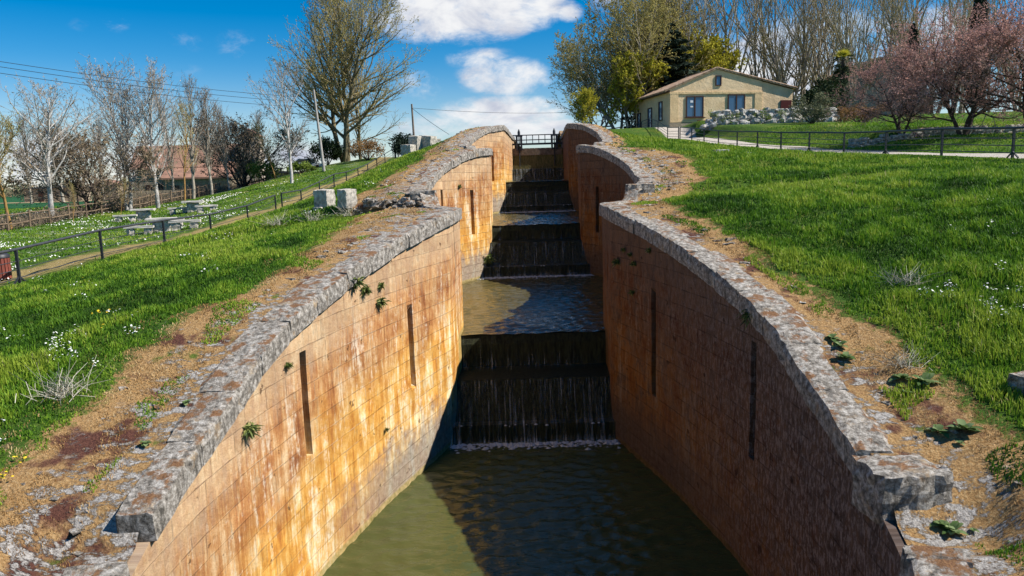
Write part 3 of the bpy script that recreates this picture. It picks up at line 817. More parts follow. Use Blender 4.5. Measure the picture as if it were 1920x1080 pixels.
def put_tree(name, proto, loc, H, rz, label, cat='tree', group=None, sx=1.0, lean=(0, 0)):
    tr, cr, h0 = proto; s = H / h0
    r = empty(name, loc, rz); r.scale = (s * sx, s * sx, s); r.rotation_euler = (lean[1], lean[0], rz)
    tag(r, label, cat, group)
    link('trunk', tr, r); link('crown', cr, r)
    return r

bark = {k: simple(k + '_bark', a, b, 4, .95, .01, stretch=(2, 2, 1)) for k, a, b in [
    ('white', (.62, .6, .56), (.22, .2, .18)), ('grey', (.46, .41, .33), (.20, .17, .13)), ('olive', (.24, .20, .11), (.08, .07, .045)), ('orange', (.42, .24, .07), (.16, .10, .05)), ('dark', (.10, .075, .06), (.035, .028, .024))]}
twm = {k: simple(k + '_twig', a, tuple(x * .7 for x in a), 2, .9) for k, a in [('pale', (.34, .29, .24)), ('brown', (.26, .20, .15)), ('olive', (.36, .29, .13)), ('mauve', (.30, .20, .16)), ('dark', (.05, .04, .032))]}
def leafmat(name, c, tl=.35):
    m, nt, b = newmat(name)
    oi = nd(nt, 'ShaderNodeNewGeometry').outputs['Random Per Island']
    col = ramp(nt, oi, [(0, tuple(x * .6 for x in c)), (1, tuple(x * 1.35 for x in c))])
    nt.links.new(col, b.inputs['Base Color'])
    t = nd(nt, 'ShaderNodeBsdfTranslucent', {0: col}).outputs[0]
    nt.links.new(nd(nt, 'ShaderNodeMixShader', {0: tl, 1: b.outputs[0], 2: t}).outputs[0], nt.nodes['Material Output'].inputs[0])
    return m
LF = {'bud': leafmat('grey_buds', (.42, .38, .30)), 'olive': leafmat('olive_buds', (.40, .35, .12)), 'yellow': leafmat('young_leaves', (.50, .46, .05)), 'pink': leafmat('pink_blossom', (.56, .32, .27)),
      'rust': leafmat('rust_leaves', (.26, .15, .06)), 'green': leafmat('spring_leaves', (.17, .23, .04)), 'fir': leafmat('fir_needles', (.022, .038, .022), .1), 'dark': leafmat('evergreen_leaves', (.03, .05, .018), .15), 'sage': leafmat('sage_leaves', (.16, .17, .09), .2), 'brush': leafmat('dry_brush', (.30, .23, .14))}

PB = [tree_proto(101 + i, bark['white'], twm['pale'], LF['bud'], .055, H=10., r0=.17, clear=.2, n1=26, l1=.34, a1=42, shape='oval', n2=9, l2=.42, n3=4, l3=.5, up=.16, leaves=2, stems=1 + (i == 1)*1, spread=.16) for i in range(3)]
PG = [tree_proto(131 + i, bark['grey'], twm['brown'], LF['bud'], .05, H=11., r0=.18, clear=.18, n1=30, l1=.26, a1=34, shape='oval', n2=9, l2=.42, n3=4, l3=.5, up=.22, leaves=1) for i in range(2)]
PO = [tree_proto(151 + i, bark['orange'], twm['olive'], LF['olive'], .05, H=7., r0=.1, clear=.25, n1=20, l1=.3, a1=38, n2=7, l2=.45, n3=4, l3=.5, up=.2, leaves=2) for i in range(2)]
PBIG = tree_proto(171, bark['olive'], twm['olive'], LF['olive'], .075, H=20., r0=.62, clear=.14, n1=30, l1=.50, a1=50, shape='fan', n2=12, l2=.40, n3=8, l3=.42, up=.13, wand=.14, leaves=6, stems=3, spread=.22, tw=.016)
PBIG2 = tree_proto(173, bark['olive'], twm['olive'], LF['bud'], .07, H=12., r0=.25, clear=.15, n1=24, l1=.5, a1=48, shape='fan', n2=10, l2=.42, n3=6, l3=.45, up=.1, leaves=3, tw=.014)
PP = [tree_proto(181 + i, bark['grey'], twm['olive'], LF['olive'], .07, H=24., r0=.38, clear=.12, n1=15, l1=.40, a1=30, shape='col', n2=7, l2=.42, n3=4, l3=.45, up=.2, wand=.13, leaves=2, stems=(3, 2, 4)[i], spread=(.2, .12, .3)[i], tw=.016) for i in range(3)]
PLEAN = tree_proto(191, bark['grey'], twm['olive'], LF['olive'], .10, H=18., r0=.36, clear=.15, n1=18, l1=.46, a1=48, shape='fan', n2=9, l2=.44, n3=7, l3=.46, up=.09, wand=.15, leaves=10, stems=3, spread=.34, tw=.014)
PY = tree_proto(195, bark['grey'], twm['olive'], LF['yellow'], .14, H=11., r0=.2, clear=.15, n1=24, l1=.34, a1=45, n2=9, l2=.45, n3=6, l3=.5, up=.1, leaves=10, stems=2, spread=.2)
PPINK = [tree_proto(201 + i, bark['dark'], twm['mauve'], LF['pink'], .045, H=6., r0=.17, clear=.2, n1=17, l1=.55, a1=58, shape='oval', n2=10, l2=.5, n3=8, l3=.5, up=.03, wand=.2, leaves=6, stems=3, spread=.55, tw=.008) for i in range(2)]
PBR = tree_proto(211, bark['dark'], twm['brown'], LF['brush'], .06, H=4., r0=.10, clear=.08, n1=14, l1=.5, a1=45, n2=9, l2=.5, n3=6, l3=.5, up=.06, wand=.2, leaves=2, stems=5, spread=.45, tw=.01)
PRUST = tree_proto(213, bark['dark'], twm['brown'], LF['rust'], .06, H=4., r0=.10, clear=.08, n1=16, l1=.5, a1=45, n2=9, l2=.5, n3=6, l3=.5, up=.06, wand=.2, leaves=6, stems=4, spread=.45, tw=.01)

def height_px(base, px, py):
    """metres above base for a photo pixel at the same distance"""
    return atY(px, py, base.y).z - base.z

# birch row and young trees on the left plain: (base px, base py, Y, top py, proto, name, sx, lean, label)
LT = [
 (22, 428, 52, 222, PO[0], 1.15, 0, 'young tree with orange trunk and yellow green leaves by the far left fence end'),
 (97, 398, 60, 172, PB[0], 1.3, 0, 'wide bare birch with forked white trunk nearest the left edge'),
 (168, 388, 66, 245, PBR, 1.0, 0, 'low dark many-stemmed bare tree between two white birches'),
 (240, 376, 70, 148, PB[1], 1.15, -.03, 'tall slender white birch left of the barn roof'),
 (295, 372, 71, 150, PB[2], 1.0, 0, 'white birch standing in front of the terracotta barn roof'),
 (226, 398, 63, 335, PO[1], .7, 0, 'thin orange stemmed sapling behind the stone picnic table'),
 (137, 412, 56, 345, PO[1], .7, 0, 'short orange sapling inside the wooden fence'),
 (345, 366, 80, 200, PO[0], .8, 0, 'thin yellowish tree in front of the middle of the barn'),
 (362, 362, 84, 152, PG[0], .85, 0, 'tall narrow grey tree at the middle of the barn'),
 (397, 358, 86, 172, PG[1], .95, 0, 'grey bare tree with orange lower trunk at the barn end'),
 (430, 352, 92, 205, PG[0], .9, 0, 'bare brown tree in front of the barn tower'),
 (456, 346, 96, 222, PBR, 1.1, 0, 'dark contorted bare tree right of the barn tower'),
 (517, 352, 88, 232, PO[1], .9, 0, 'yellowish thin tree left of the leaning pale tree'),
 (548, 356, 72, 135, PB[0], .95, -.05, 'pale leaning birch between the barn and the big tree'),
 (60, 384, 95, 215, PG[1], 1.0, 0, 'dim grey bare tree behind the wide birch, over the green field'),
 (120, 382, 105, 205, PG[0], 1.1, 0, 'grey bare tree over the field, between the first two birches'),
 (195, 378, 100, 225, PG[1], .9, 0, 'small grey bare tree just left of the slender white birch'),
 (488, 352, 110, 215, PG[0], .9, 0, 'grey bare tree left of the leaning pale birch, behind the second fence'),
 (325, 368, 90, 180, PG[1], .8, 0, 'slim grey tree right of the birch before the barn roof'),
 (-14, 415, 58, 230, PO[1], 1.2, 0, 'yellow green tree cut by the left edge of the view'),
]
for i, (bx, by, Y, ty, pr, sx, ln, lab) in enumerate(LT):
    p = atY(bx, by, Y); p.z = gzf(p.x, p.y)
    put_tree('birch_tree' if pr in PB else 'bare_tree', pr, p, height_px(p, bx, ty), i * 1.3, lab, group='bare trees on the left plain', sx=sx, lean=(0, 0) if not ln else (ln, 0))
p = atY(648, 300, 92); p.z = gzf(p.x, p.y)
put_tree('big_tree', PBIG, p, height_px(p, 648, 2), .4, 'biggest tree on the left bank, broad budding crown and dark mossy trunk', sx=.98)
p = atY(676, 290, 96); p.z = gzf(p.x, p.y)
put_tree('bare_tree', PBIG2, p, height_px(p, 676, 150), 2.0, 'smaller spreading tree to the right of the biggest tree', sx=1.1)
# grove on the right behind the house
GR = [(1240, 104, -60), (1262, 100, -110), (1300, 106, -60), (1365, 104, -90), (1425, 112, -120), (1465, 106, -70), (1505, 108, -100), (1545, 103, -50), (1600, 98, -90), (1660, 110, -110), (1705, 98, -70), (1745, 106, -90), (1785, 96, -40), (1850, 102, -90), (1910, 104, -80), (1955, 96, -60), (1330, 125, -60), (1560, 128, -60), (1800, 128, -60)]
for i, (bx, Y, ty) in enumerate(GR):
    p = atY(bx, 225, Y); p.z = gzf(p.x, p.y)
    put_tree('poplar_tree', PP[i % 3], p, height_px(p, bx, ty), i * 2.1, 'tall bare poplar in the dense grove behind the tan house', group='poplars in the grove behind the house', sx=.85 + .1 * (i % 4), lean=(0, .07 * ((i * 7) % 5 - 2) / 2))
for bx, Y, ty, sx, ln, lab in [(1205, 96, 15, 1.05, -.22, 'leaning grey tree at the left edge of the grove, reaching over the canal'), (1160, 98, 55, 1.1, -.3, 'lowest leaning tree left of the grove above the lock head'), (1190, 102, -5, .95, -.05, 'upright bare tree behind the leaning grey trees'), (1120, 112, 95, 1.1, -.12, 'small olive tree low beside the canal at the left end of the grove'), (1230, 110, 0, 1.1, .05, 'dense olive tree just left of the dark fir')]:
    p = atY(bx, 228, Y); p.z = gzf(p.x, p.y)
    put_tree('leaning_tree', PLEAN, p, height_px(p, bx, ty), Y * .7, lab, sx=sx, lean=(ln, 0))
for bx, Y, ty, sx, lab in [(1180, 95, 100, 1.0, 'yellow green young tree left of the dark fir'), (1268, 104, 45, 1.0, 'yellow green tree behind the dark fir'), (1318, 102, 72, .95, 'yellow green tree right of the dark fir above the house ridge'), (1092, 90, 165, 1.0, 'small yellow green tree by the head of the locks')]:
    p = atY(bx, 228, Y); p.z = gzf(p.x, p.y)
    put_tree('willow_tree', PY, p, height_px(p, bx, ty), Y, lab, group='yellow green young trees', sx=sx)
for bx, by, Y, ty, sx, pr, lab in [(1690, 246, 47.5, 118, 1.05, PPINK[0], 'smaller pink budded blossom tree beside the round dark shrubs'), (1806, 246, 45, 55, 1.12, PPINK[1], 'large pink blossom tree with forked dark trunk behind the railing'), (1945, 240, 43, 35, 1.15, PPINK[0], 'pink blossom tree at the right edge of the view')]:
    p = atY(bx, by, Y); p.z = gzf(p.x, p.y)
    put_tree('blossom_tree', pr, p, height_px(p, bx, ty), bx * .1, lab, group='pink blossom trees on the right lawn', sx=sx)

# conifers, palm, shrubs
def leafy(name, n, fn, seed, size, mats, stem=None):
    rg = np.random.default_rng(seed); pts = fn(n, rg)
    V, f = leaf_quads(pts, size, rg); return V, f
def fir_proto(H=11., seed=5):
    rg = random.Random(seed); segs = []; lp = []
    for i in range(90):
        t = .06 + .93 * (i + rg.random()) / 90; z = H * t; L = H * .30 * (1 - t) ** .85 * rg.uniform(.7, 1.25) + .12; a = i * 2.4
        p = Vector((0, 0, z)); d = Vector((cos(a), sin(a), .12 - .1 * (1 - t)))
        for k in range(6):
            q = p + d * (L / 6) + Vector((0, 0, -.03 * L * (k / 6))); segs.append((*p, *q, .03 * (1 - k / 6) + .008, .03 * (1 - (k + 1) / 6) + .008)); p = q
            for _ in range(34):
                lp.append((p.x + rg.gauss(0, .05 + L * .1), p.y + rg.gauss(0, .05 + L * .1), p.z + rg.gauss(-.06, .07)))
    V, f = prisms([(0, 0, -.2, 0, 0, H * .5, .22, .12), (0, 0, H * .5, 0, 0, H, .12, .02)], 7)
    tr = mk_mesh('trunk', V, f, bark['dark'], smooth=True)
    V1, f1 = prisms(segs, 3); V2, f2 = leaf_quads(lp, .19, np.random.default_rng(seed))
    cr = mk_mesh('crown', np.concatenate([V1, V2]), np.concatenate([f1, f2 + len(V1)]), [bark['dark'], LF['fir']], np.concatenate([np.zeros(len(f1), int), np.ones(len(f2), int)]))
    return tr, cr, H
PF = fir_proto()
p = atY(1256, 225, 97); p.z = gzf(p.x, p.y)
put_tree('fir_tree', PF, p, height_px(p, 1262, 45), 0, 'dark pointed fir tree behind the left end of the house', sx=1.6)
def cyp_proto(H=9., seed=9):
    rg = np.random.default_rng(seed); n = 9000
    t = rg.random(n) ** .8; z = H * (.05 + .95 * t); rad = .75 * np.sin(np.clip(pi * (.12 + .88 * t), 0, pi)) ** .6 * (1 - .25 * t); a = rg.random(n) * 2 * pi; rr = rad * (rg.random(n) ** .35) * (1 + .2 * np.sin(a * 5 + z * 3))
    pts = np.stack([rr * np.cos(a), rr * np.sin(a), z], -1)
    V2, f2 = leaf_quads(pts, .12, rg)
    V, f = prisms([(0, 0, -.2, 0, 0, H * .8, .14, .03)], 7)
    return mk_mesh('trunk', V, f, bark['dark'], smooth=True), mk_mesh('crown', V2, f2, [LF['fir']]), H
PC = cyp_proto()
for bx, Y, ty, lab, sx in [(1706, 82, 45, 'slim dark cypress beside the roof of the rear building', .8), (1827, 80, -30, 'tall dark cypress rising above the blossom trees', 1.0)]:
    p = atY(bx, 190, Y); p.z = gzf(p.x, p.y)
    put_tree('cypress_tree', PC, p, height_px(p, bx, ty), 0, lab, group='cypresses behind the blossom trees', sx=sx * 9 / height_px(p, bx, ty) * 1.5)

def shrub(px, py, Y, w, h, mat, seed, label, n=3500, size=.09, name='shrub', group=None):
    """leafy shrub: several leafy clumps on real stems"""
    rg = np.random.default_rng(seed); p = atY(px, py, Y); p.z = gzf(p.x, p.y)
    cl = []; nc = 16
    for i in range(nc):
        a = rg.random() * 2 * pi; q = rg.random() ** .5
        cl.append((w * .42 * q * cos(a), w * .42 * q * sin(a), h * (.2 + .68 * rg.random() * (1 - .45 * q)), rg.uniform(.14, .26) * min(w, h * 1.3)))
    pts = []
    for (x, y, z, rr) in cl:
        k = n // nc; d = rg.normal(size=(k, 3)); d /= np.linalg.norm(d, axis=1, keepdims=True); d *= rr * rg.random((k, 1)) ** .33 * rg.uniform(.75, 1.15, (k, 1))
        pts.append(d + np.array([x, y, z]))
    pts = np.concatenate(pts); pts = pts[pts[:, 2] > .02]
    V, f = leaf_quads(pts, size, rg)
    r = empty(name, p); tag(r, label, 'shrub' if name != 'palm_tree' else 'tree', group)
    link('foliage', mk_mesh('foliage', V, f, [mat]), r)
    sg = [(0, 0, -.1, x * .9, y * .9, z, .045, .015) for x, y, z, rr in cl]
    V, f = prisms(sg, 4); link('stem', mk_mesh('stem', V, f, bark['dark']), r)
    return r
shrub(616, 318, 90, 4.0, 4.0, LF['dark'], 1, 'round dark green bush left of the biggest tree trunk', 4000, .12)
shrub(690, 302, 88, 4.5, 3.0, LF['rust'], 2, 'brownish rust bush right of the biggest tree trunk', 2600, .1)
shrub(566, 352, 84, 3.6, 1.5, LF['green'], 3, 'yellow green bush beside the white car', 3000, .1)
shrub(497, 350, 92, 4.0, 3.0, LF['green'], 4, 'green bush by the second wooden fence', 2600, .1)
shrub(766, 282, 78, 3.6, 2.8, LF['fir'], 5, 'dark pine bush behind the pale stone blocks', 4000, .1)
shrub(1522, 243, 69, 3.6, 3.4, LF['sage'], 6, 'round grey green shrub before the boulder wall', 5000, .07)
shrub(1540, 205, 82, 5.4, 4.9, LF['dark'], 7, 'dark broad shrub against the right end of the house', 5500, .14)
shrub(1612, 246, 66, 4.6, 2.2, LF['rust'], 8, 'low dark brown shrub at the end of the boulder wall', 3500, .08)
shrub(875, 246, 58, 1.0, .45, LF['dark'], 9, 'tiny dark bush on the crest of the left bank', 700, .06)
def palm():
    p = atY(1577, 215, 84); p.z = gzf(p.x, p.y); H = height_px(p, 1577, 112)
    r = empty('palm_tree', p); tag(r, 'dark palm tree with a yellow green top right of the house', 'tree')
    V, f = prisms([(0, 0, -.2, .05, 0, H * .5, .28, .25), (.05, 0, H * .5, 0, 0, H, .25, .2)], 8)
    link('trunk', mk_mesh('trunk', V, f, bark['dark'], smooth=True), r)
    rg = random.Random(3); V = []; Fc = []; mi = []
    for i in range(110):
        a = rg.uniform(0, 6.28); el = rg.uniform(-1.2, 1.3); L = rg.uniform(1.0, 1.7); q = Vector((0, 0, H - rg.uniform(0, 1.9) * (el < 0.2)))
        d = Vector((cos(a) * cos(el), sin(a) * cos(el), sin(el))); side = d.cross(Vector((0, 0, 1))).normalized()
        c = q + d * L * .55 + Vector((0, 0, -.08))
        for k in range(11):
            t = (k - 5) / 5 * 1.2; e = c + (d * cos(t) + side * sin(t)) * L * .5 + Vector((0, 0, -.18 * L)); w = (side * cos(t) - d * sin(t)) * .05; o = len(V)
            V += [c - w, c + w, e]; Fc.append((o, o + 1, o + 2)); mi.append(1 if el > .55 else 0)
        o = len(V); V += [q - side * .03, q + side * .03, c]; Fc.append((o, o + 1, o + 2)); mi.append(0)
    link('crown', mk_mesh('crown', [tuple(v) for v in V], Fc, [LF['dark'], LF['yellow']], mi), r)
palm()
# brush along the far side of the wooden fence (uncountable scrub)
def brush():
    rg = np.random.default_rng(77); segs = []; lp = []
    for i in range(420):
        t = rg.random(); px = -60 + 560 * t; Y = (50 + 42 * (max(px, 0) / 414) ** 1.25 + min(px, 0) * .06) + 1.0 + abs(rg.normal(0, 4))
        py = 428 - .16 * px; r = ray(px, py); X = r[0] / r[1] * Y; z = gzf(X, Y); h = rg.uniform(.4, 1.3) * (1.3 if t > .45 else .75)
        for k in range(16):
            a = rg.random() * 6.28; sp_ = rg.uniform(.1, .7); q = np.array([X + rg.normal(0, .35), Y + rg.normal(0, .35), z - .05]); e = q + np.array([cos(a) * sp_, sin(a) * sp_, h * rg.uniform(.5, 1.1)]); mid = (q + e) / 2 + rg.normal(0, .08, 3)
            segs.append((*q, *mid, .014, .011)); segs.append((*mid, *e, .011, .006))
            for _ in range(2): lp.append(e - (e - mid) * rg.random() + rg.normal(0, .1, 3))
    V1, f1 = prisms(segs, 3); V2, f2 = leaf_quads(lp, .07, rg)
    o = link('undergrowth', mk_mesh('undergrowth', np.concatenate([V1, V2]), np.concatenate([f1, f2 + len(V1)]), [twm['brown'], LF['brush']], np.concatenate([np.zeros(len(f1), int), np.ones(len(f2), int)])))
    tag(o, 'dry brown scrub and brambles behind the wooden fence', 'undergrowth', kind='stuff')
brush()
def treeline():
    rg = np.random.default_rng(21); pts = []
    for i in range(260):
        Y = rg.uniform(330, 520); X = rg.uniform(-420, 10); z = gzf(X, Y); h = rg.uniform(4, 9.5); w_ = rg.uniform(3, 7)
        n = 110; q = rg.normal(0, 1, (n, 3)) * np.array([w_ * .45, w_ * .4, h * .24]) + np.array([X, Y, z + h * .5]); pts.append(q[q[:, 2] > z])
    V, f = leaf_quads(np.concatenate(pts), .75, rg); o = link('treeline', mk_mesh('treeline', V, f, [LF['brush'], LF['sage']], rg.integers(0, 2, len(f)))); tag(o, 'far line of bare brown woods on the plain at the left horizon', 'woods', kind='stuff')
treeline()

# ------------------------------------------------------------------ grass blades, flowers
def blades(P, h, w, cv, rg, lean=.5):
    n = len(P); a = rg.random(n) * 2 * pi; side = np.stack([np.cos(a), np.sin(a), np.zeros(n)], -1)
    b = a + pi / 2 + rg.normal(0, .5, n); dirn = np.stack([np.cos(b), np.sin(b), np.zeros(n)], -1); ln = (rg.random(n) ** 1.5 * lean)[:, None]
    h = h[:, None]; w = w[:, None]; z = np.array([[0, 0, 1.]])
    m = P + z * h * .55 + dirn * h * ln * .35; t = P + z * h * (1 - .25 * ln) + dirn * h * ln
    V = np.stack([P - side * w * .5 - z * .01, P + side * w * .5 - z * .01, m + side * w * .4, m - side * w * .4, t + side * w * .06, t - side * w * .06], 1).reshape(-1, 3)
    o = (np.arange(n) * 6)[:, None]
    f = np.concatenate([o + np.array([[0, 1, 2, 3]]), o + np.array([[3, 2, 4, 5]])], 0)
    return V, f, np.repeat(cv, 6)
BANDS = [(3, 8, 1500), (8, 12, 1500), (12, 17, 1100), (17, 24, 650), (24, 34, 330), (34, 48, 150), (48, 72, 70)]
mg = mat_blade('grass_blade', [(0, (.022, .058, .008)), (.3, (.06, .15, .012)), (.6, (.145, .28, .018)), (.87, (.29, .38, .04)), (1, (.55, .46, .22))])
md = mat_blade('dry_moss_blade', [(0, (.13, .06, .022)), (.5, (.42, .24, .085)), (1, (.66, .50, .26))], .2)
def sow(side):
    rg = np.random.default_rng(40 + side); Ps = []; H = []; W = []; C = []; dP = []; dH = []; dW = []; dC = []
    for y0, y1, den in BANDS:
        xmax = y1 * .76 + 2.5; eo = float(np.min(np.abs(edge(side, np.linspace(y0, y1, 9))))) ; x1 = min(xmax, 19.5 if side > 0 else 15.2 if y1 < 40 else 16)
        if x1 <= eo: continue
        n = int((x1 - eo) * (y1 - y0) * den); Y = rg.uniform(y0, y1, n); X = side * rg.uniform(eo, x1, n)
        s = side * (X - edge(side, Y)); bw = bandw(side, Y); 
        patch = vnoise(X * .7 + 20, Y * .7, 3); tuft = vnoise(X * 2.6, Y * 2.6 + 7, 3); fine = rg.random(n)
        lim = (X < XPR(Y) - .15) if side > 0 else (X > XPL(Y) + .05)
        edge_noise = (vnoise(X * 1.9, Y * 1.9, 3) - .5) * 1.3
        ok = (s > bw + edge_noise * .8 + .1) & lim & (fine < .35 + 1.3 * tuft)
        # grass also creeps into the moss in little islands
        isl = (s > .85) & (s <= bw) & (vnoise(X * 1.2 + 70, Y * 1.2, 2) > .66) & lim
        g = ok | isl
        h = (.04 + .17 * np.clip(tuft - .3, 0, 1) + .12 * np.clip(patch - .45, 0, 1)) * (1.35 if side > 0 else 1.0) * rg.uniform(.6, 1.35, n)
        h = h * np.clip(.4 + .6 * (s - bw) / .9, .4, 1) * (1 + .004 * Y)
        if side > 0: h = h * np.clip((XPR(Y) - X) / 3.0, .35, 1)
        w = (.008 + .0009 * Y) * rg.uniform(.7, 1.3, n)
        big = vnoise(X * .22 + 3, Y * .22 + 8, 2)
        cv = np.clip(.53 + (patch - .5) * 1.15 + (tuft - .5) * .95 + (big - .5) * .7 + rg.normal(0, .13, n) + (.14 * np.exp(-np.maximum(s - bw, 0) / .8)), .05, .86) + (rg.random(n) > .97) * .14
        z = gz(X, Y); Pq = np.stack([X, Y, z], -1)
        Ps.append(Pq[g]); H.append(h[g]); W.append(w[g]); C.append(cv[g])
        if y0 < 40:
            d = (~g) & lim & (s > .75) & (s < bw + .9) & (fine > .25) & (vnoise(X * 3.1, Y * 2.1 + 40, 3) > .44)
            dP.append(Pq[d]); dH.append(rg.uniform(.015, .05, d.sum())); dW.append(w[d] * .55); dC.append(np.clip(vnoise(X[d] * 1.5 + 9, Y[d] * 1.5, 3) + rg.normal(0, .15, d.sum()), 0, 1))
    Ps = np.concatenate(Ps); V, f, cv = blades(Ps, np.concatenate(H), np.concatenate(W), np.concatenate(C), rg, .8)
    o = link('grass', mk_mesh('grass', V, f, mg, attrs=dict(cv=cv)))
    tag(o, ('short green grass on the left bank between the lock and the railing' if side < 0 else 'lush bright green grass on the right bank below the railing'), 'grass', kind='stuff')
    dP = np.concatenate(dP); V, f, cv = blades(dP, np.concatenate(dH), np.concatenate(dW), np.concatenate(dC), rg, 1.3)
    o = link('dry_grass', mk_mesh('dry_grass', V, f, md, attrs=dict(cv=cv)))
    tag(o, ('dry orange moss and grass beside the left coping' if side < 0 else 'dry orange moss and grass beside the right coping'), 'grass', kind='stuff')
sow(-1); sow(1)
def lawns():
    """coarser tufts on the lawns beyond both railings"""
    rg = np.random.default_rng(90); Ps = []; H = []; W = []; C = []
    n = 90000; Y = rg.uniform(20, 82, n); X = -rg.uniform(15.6, 62, n)
    ok = (X > -Y * .76 - 3) & (np.abs(X - (XPL(Y) - 1.35)) > .8 + .5 * rg.random(n)); 
    n2 = 42000; Y2 = rg.uniform(24, 72, n2); X2 = rg.uniform(19.5, 40, n2); ok2 = (X2 > XPR(Y2) + 3.2) & (X2 < Y2 * .76 + 3) & ~((Y2 > 65.3) & (X2 > 16))
    for x, y in ((X[ok], Y[ok]), (X2[ok2], Y2[ok2])):
        m = len(x); Ps.append(np.stack([x, y, gz(x, y)], -1)); H.append(rg.uniform(.05, .13, m)); W.append(.03 + .0006 * y * rg.uniform(.5, 1.5, m))
        C.append(np.clip(.62 + (vnoise(x * .35, y * .35, 3) - .5) * .9 + rg.normal(0, .1, m), 0, 1))
    V, f, cv = blades(np.concatenate(Ps), np.concatenate(H), np.concatenate(W), np.concatenate(C), rg, 1.0)
    o = link('grass', mk_mesh('grass', V, f, mg, attrs=dict(cv=cv))); tag(o, 'mown lawn grass beyond the two railings', 'grass', kind='stuff')
lawns()
mflw = simple('daisy_petal', (.82, .82, .78), (.7, .7, .62), 5, .8); mfly = simple('yellow_petal', (.75, .55, .03), (.6, .4, .02), 5, .8)
def flowers(name, mat, label, spots, seed, size):
    rg = np.random.default_rng(seed); V = []; Fc = []
    for (px, py, wx, wy, n) in spots:
        c = on_ground(px, py); 
        cx = cy = 0
        for ii in range(n):
            if ii % 9 == 0: cx, cy = rg.normal(0, wx), rg.normal(0, wy)
            q = on_ground(px + cx + rg.normal(0, 7), py + cy + rg.normal(0, 3)); x, y = q.x, q.y; z = q.z + rg.uniform(.05, .11); s = size * rg.uniform(.7, 1.3) * (1 + .03 * max(0, y - 12))
            o = len(V); k = 6; tl = rg.normal(0, .35, 2)
            for j in range(k): a = 2 * pi * j / k; V.append((x + cos(a) * s, y + sin(a) * s, z + s * (tl[0] * cos(a) + tl[1] * sin(a))))
            V.append((x, y, z + s * .35)); Fc += [(o + j, o + (j + 1) % k, o + k) for j in range(k)]
    o = link(name, mk_mesh(name, V, Fc, mat)); tag(o, label, 'flowers', kind='stuff')
flowers('daisy_flowers', mflw, 'small white daisies scattered in both grass banks',
        [(130, 555, 22, 6, 45), (130, 655, 40, 22, 90), (60, 640, 40, 30, 40), (200, 600, 30, 20, 30), (1880, 590, 30, 35, 110), (1800, 540, 40, 30, 60), (1850, 450, 40, 30, 40), (660, 400, 10, 8, 25), (560, 395, 60, 8, 40), (300, 500, 60, 20, 30), (450, 450, 60, 12, 30), (60, 510, 60, 10, 40), (20, 780, 20, 40, 15), (700, 340, 40, 12, 30)], 3, .016)
flowers('dandelion_flowers', mfly, 'few yellow dandelions in the left grass', [(30, 910, 25, 25, 9), (60, 840, 20, 20, 5), (250, 545, 60, 10, 12), (80, 590, 60, 14, 12)], 4, .02)
def lawn_daisies():
    rg = np.random.default_rng(5); n = 26000; Y = rg.uniform(24, 75, n); X = -rg.uniform(17.2, 52, n)
    v = vnoise(X * .22 + 11, Y * .16 + 2, 3); ok = (X > -Y * .76 - 3) & (v > .5) & (rg.random(n) < (v - .5) * 1.9)
    x, y = X[ok], Y[ok]; m = len(x); P = np.stack([x, y, gz(x, y) + rg.uniform(.07, .13, m)], -1); s = (.03 + .0005 * y)[:, None] * rg.uniform(.7, 1.3, (m, 1)); t = np.arange(5) * 2 * pi / 5
    ring = np.stack([np.cos(t), np.sin(t), .5 * np.sin(t * 2 + 1)], -1)
    V = (P[:, None, :] + ring[None] * s[:, None, :]).reshape(-1, 3)
    o = link('daisy_flowers', mk_mesh('daisy_flowers', V, np.arange(5 * m).reshape(m, 5), mflw)); tag(o, 'drifts of white daisies on the picnic lawn', 'flowers', kind='stuff')
lawn_daisies()
def rubble():
    rg = np.random.default_rng(8); V = []; Fc = []
    for side in (-1, 1):
        for i in range(230):
            y = rg.uniform(6, 52) if i > 60 else rg.uniform(24, 52); bw = float(bandw(side, np.array([y]))[0]); s = .75 + (bw - .9) * rg.random() ** 1.4
            x = float(edge(side, y)) + side * s
            if 30 < y and rg.random() < .2: continue
            w = rg.uniform(.05, .2) if y > 14 else rg.uniform(.04, .13); v, f = rough_block(w * rg.uniform(1, 1.9), w * rg.uniform(.7, 1.2), w * rg.uniform(.2, .35), int(rg.integers(1e6)), (2, 2, 1), w * .12, .5)
            a = rg.random() * 6.28; ca, sa = cos(a), sin(a); v = np.stack([v[:, 0] * ca - v[:, 1] * sa + x, v[:, 0] * sa + v[:, 1] * ca + y, v[:, 2] + gzf(x, y) - w * .02], -1)
            o = len(V); V += v.tolist(); Fc += [tuple(k + o for k in q) for q in f]
    # broken riser of the second chamber's left bank
    for i in range(90):
        y = 25.42 + rg.normal(0, .22); s = rg.uniform(.6, 2.4); x = float(edge(-1, y)) - s; w = rg.uniform(.07, .24)
        v, f = rough_block(w * 1.3, w, w * .8, int(rg.integers(1e6)), (2, 2, 2), w * .1, .5); v = v + np.array([x, y, -.80 + rg.uniform(-.1, .22)])
        o = len(V); V += v.tolist(); Fc += [tuple(k + o for k in q) for q in f]
    o = link('rubble', mk_mesh('rubble', V, Fc, M['coping'])); tag(o, 'broken grey stone fragments set in the moss along both copings', 'rubble', kind='stuff')
rubble()
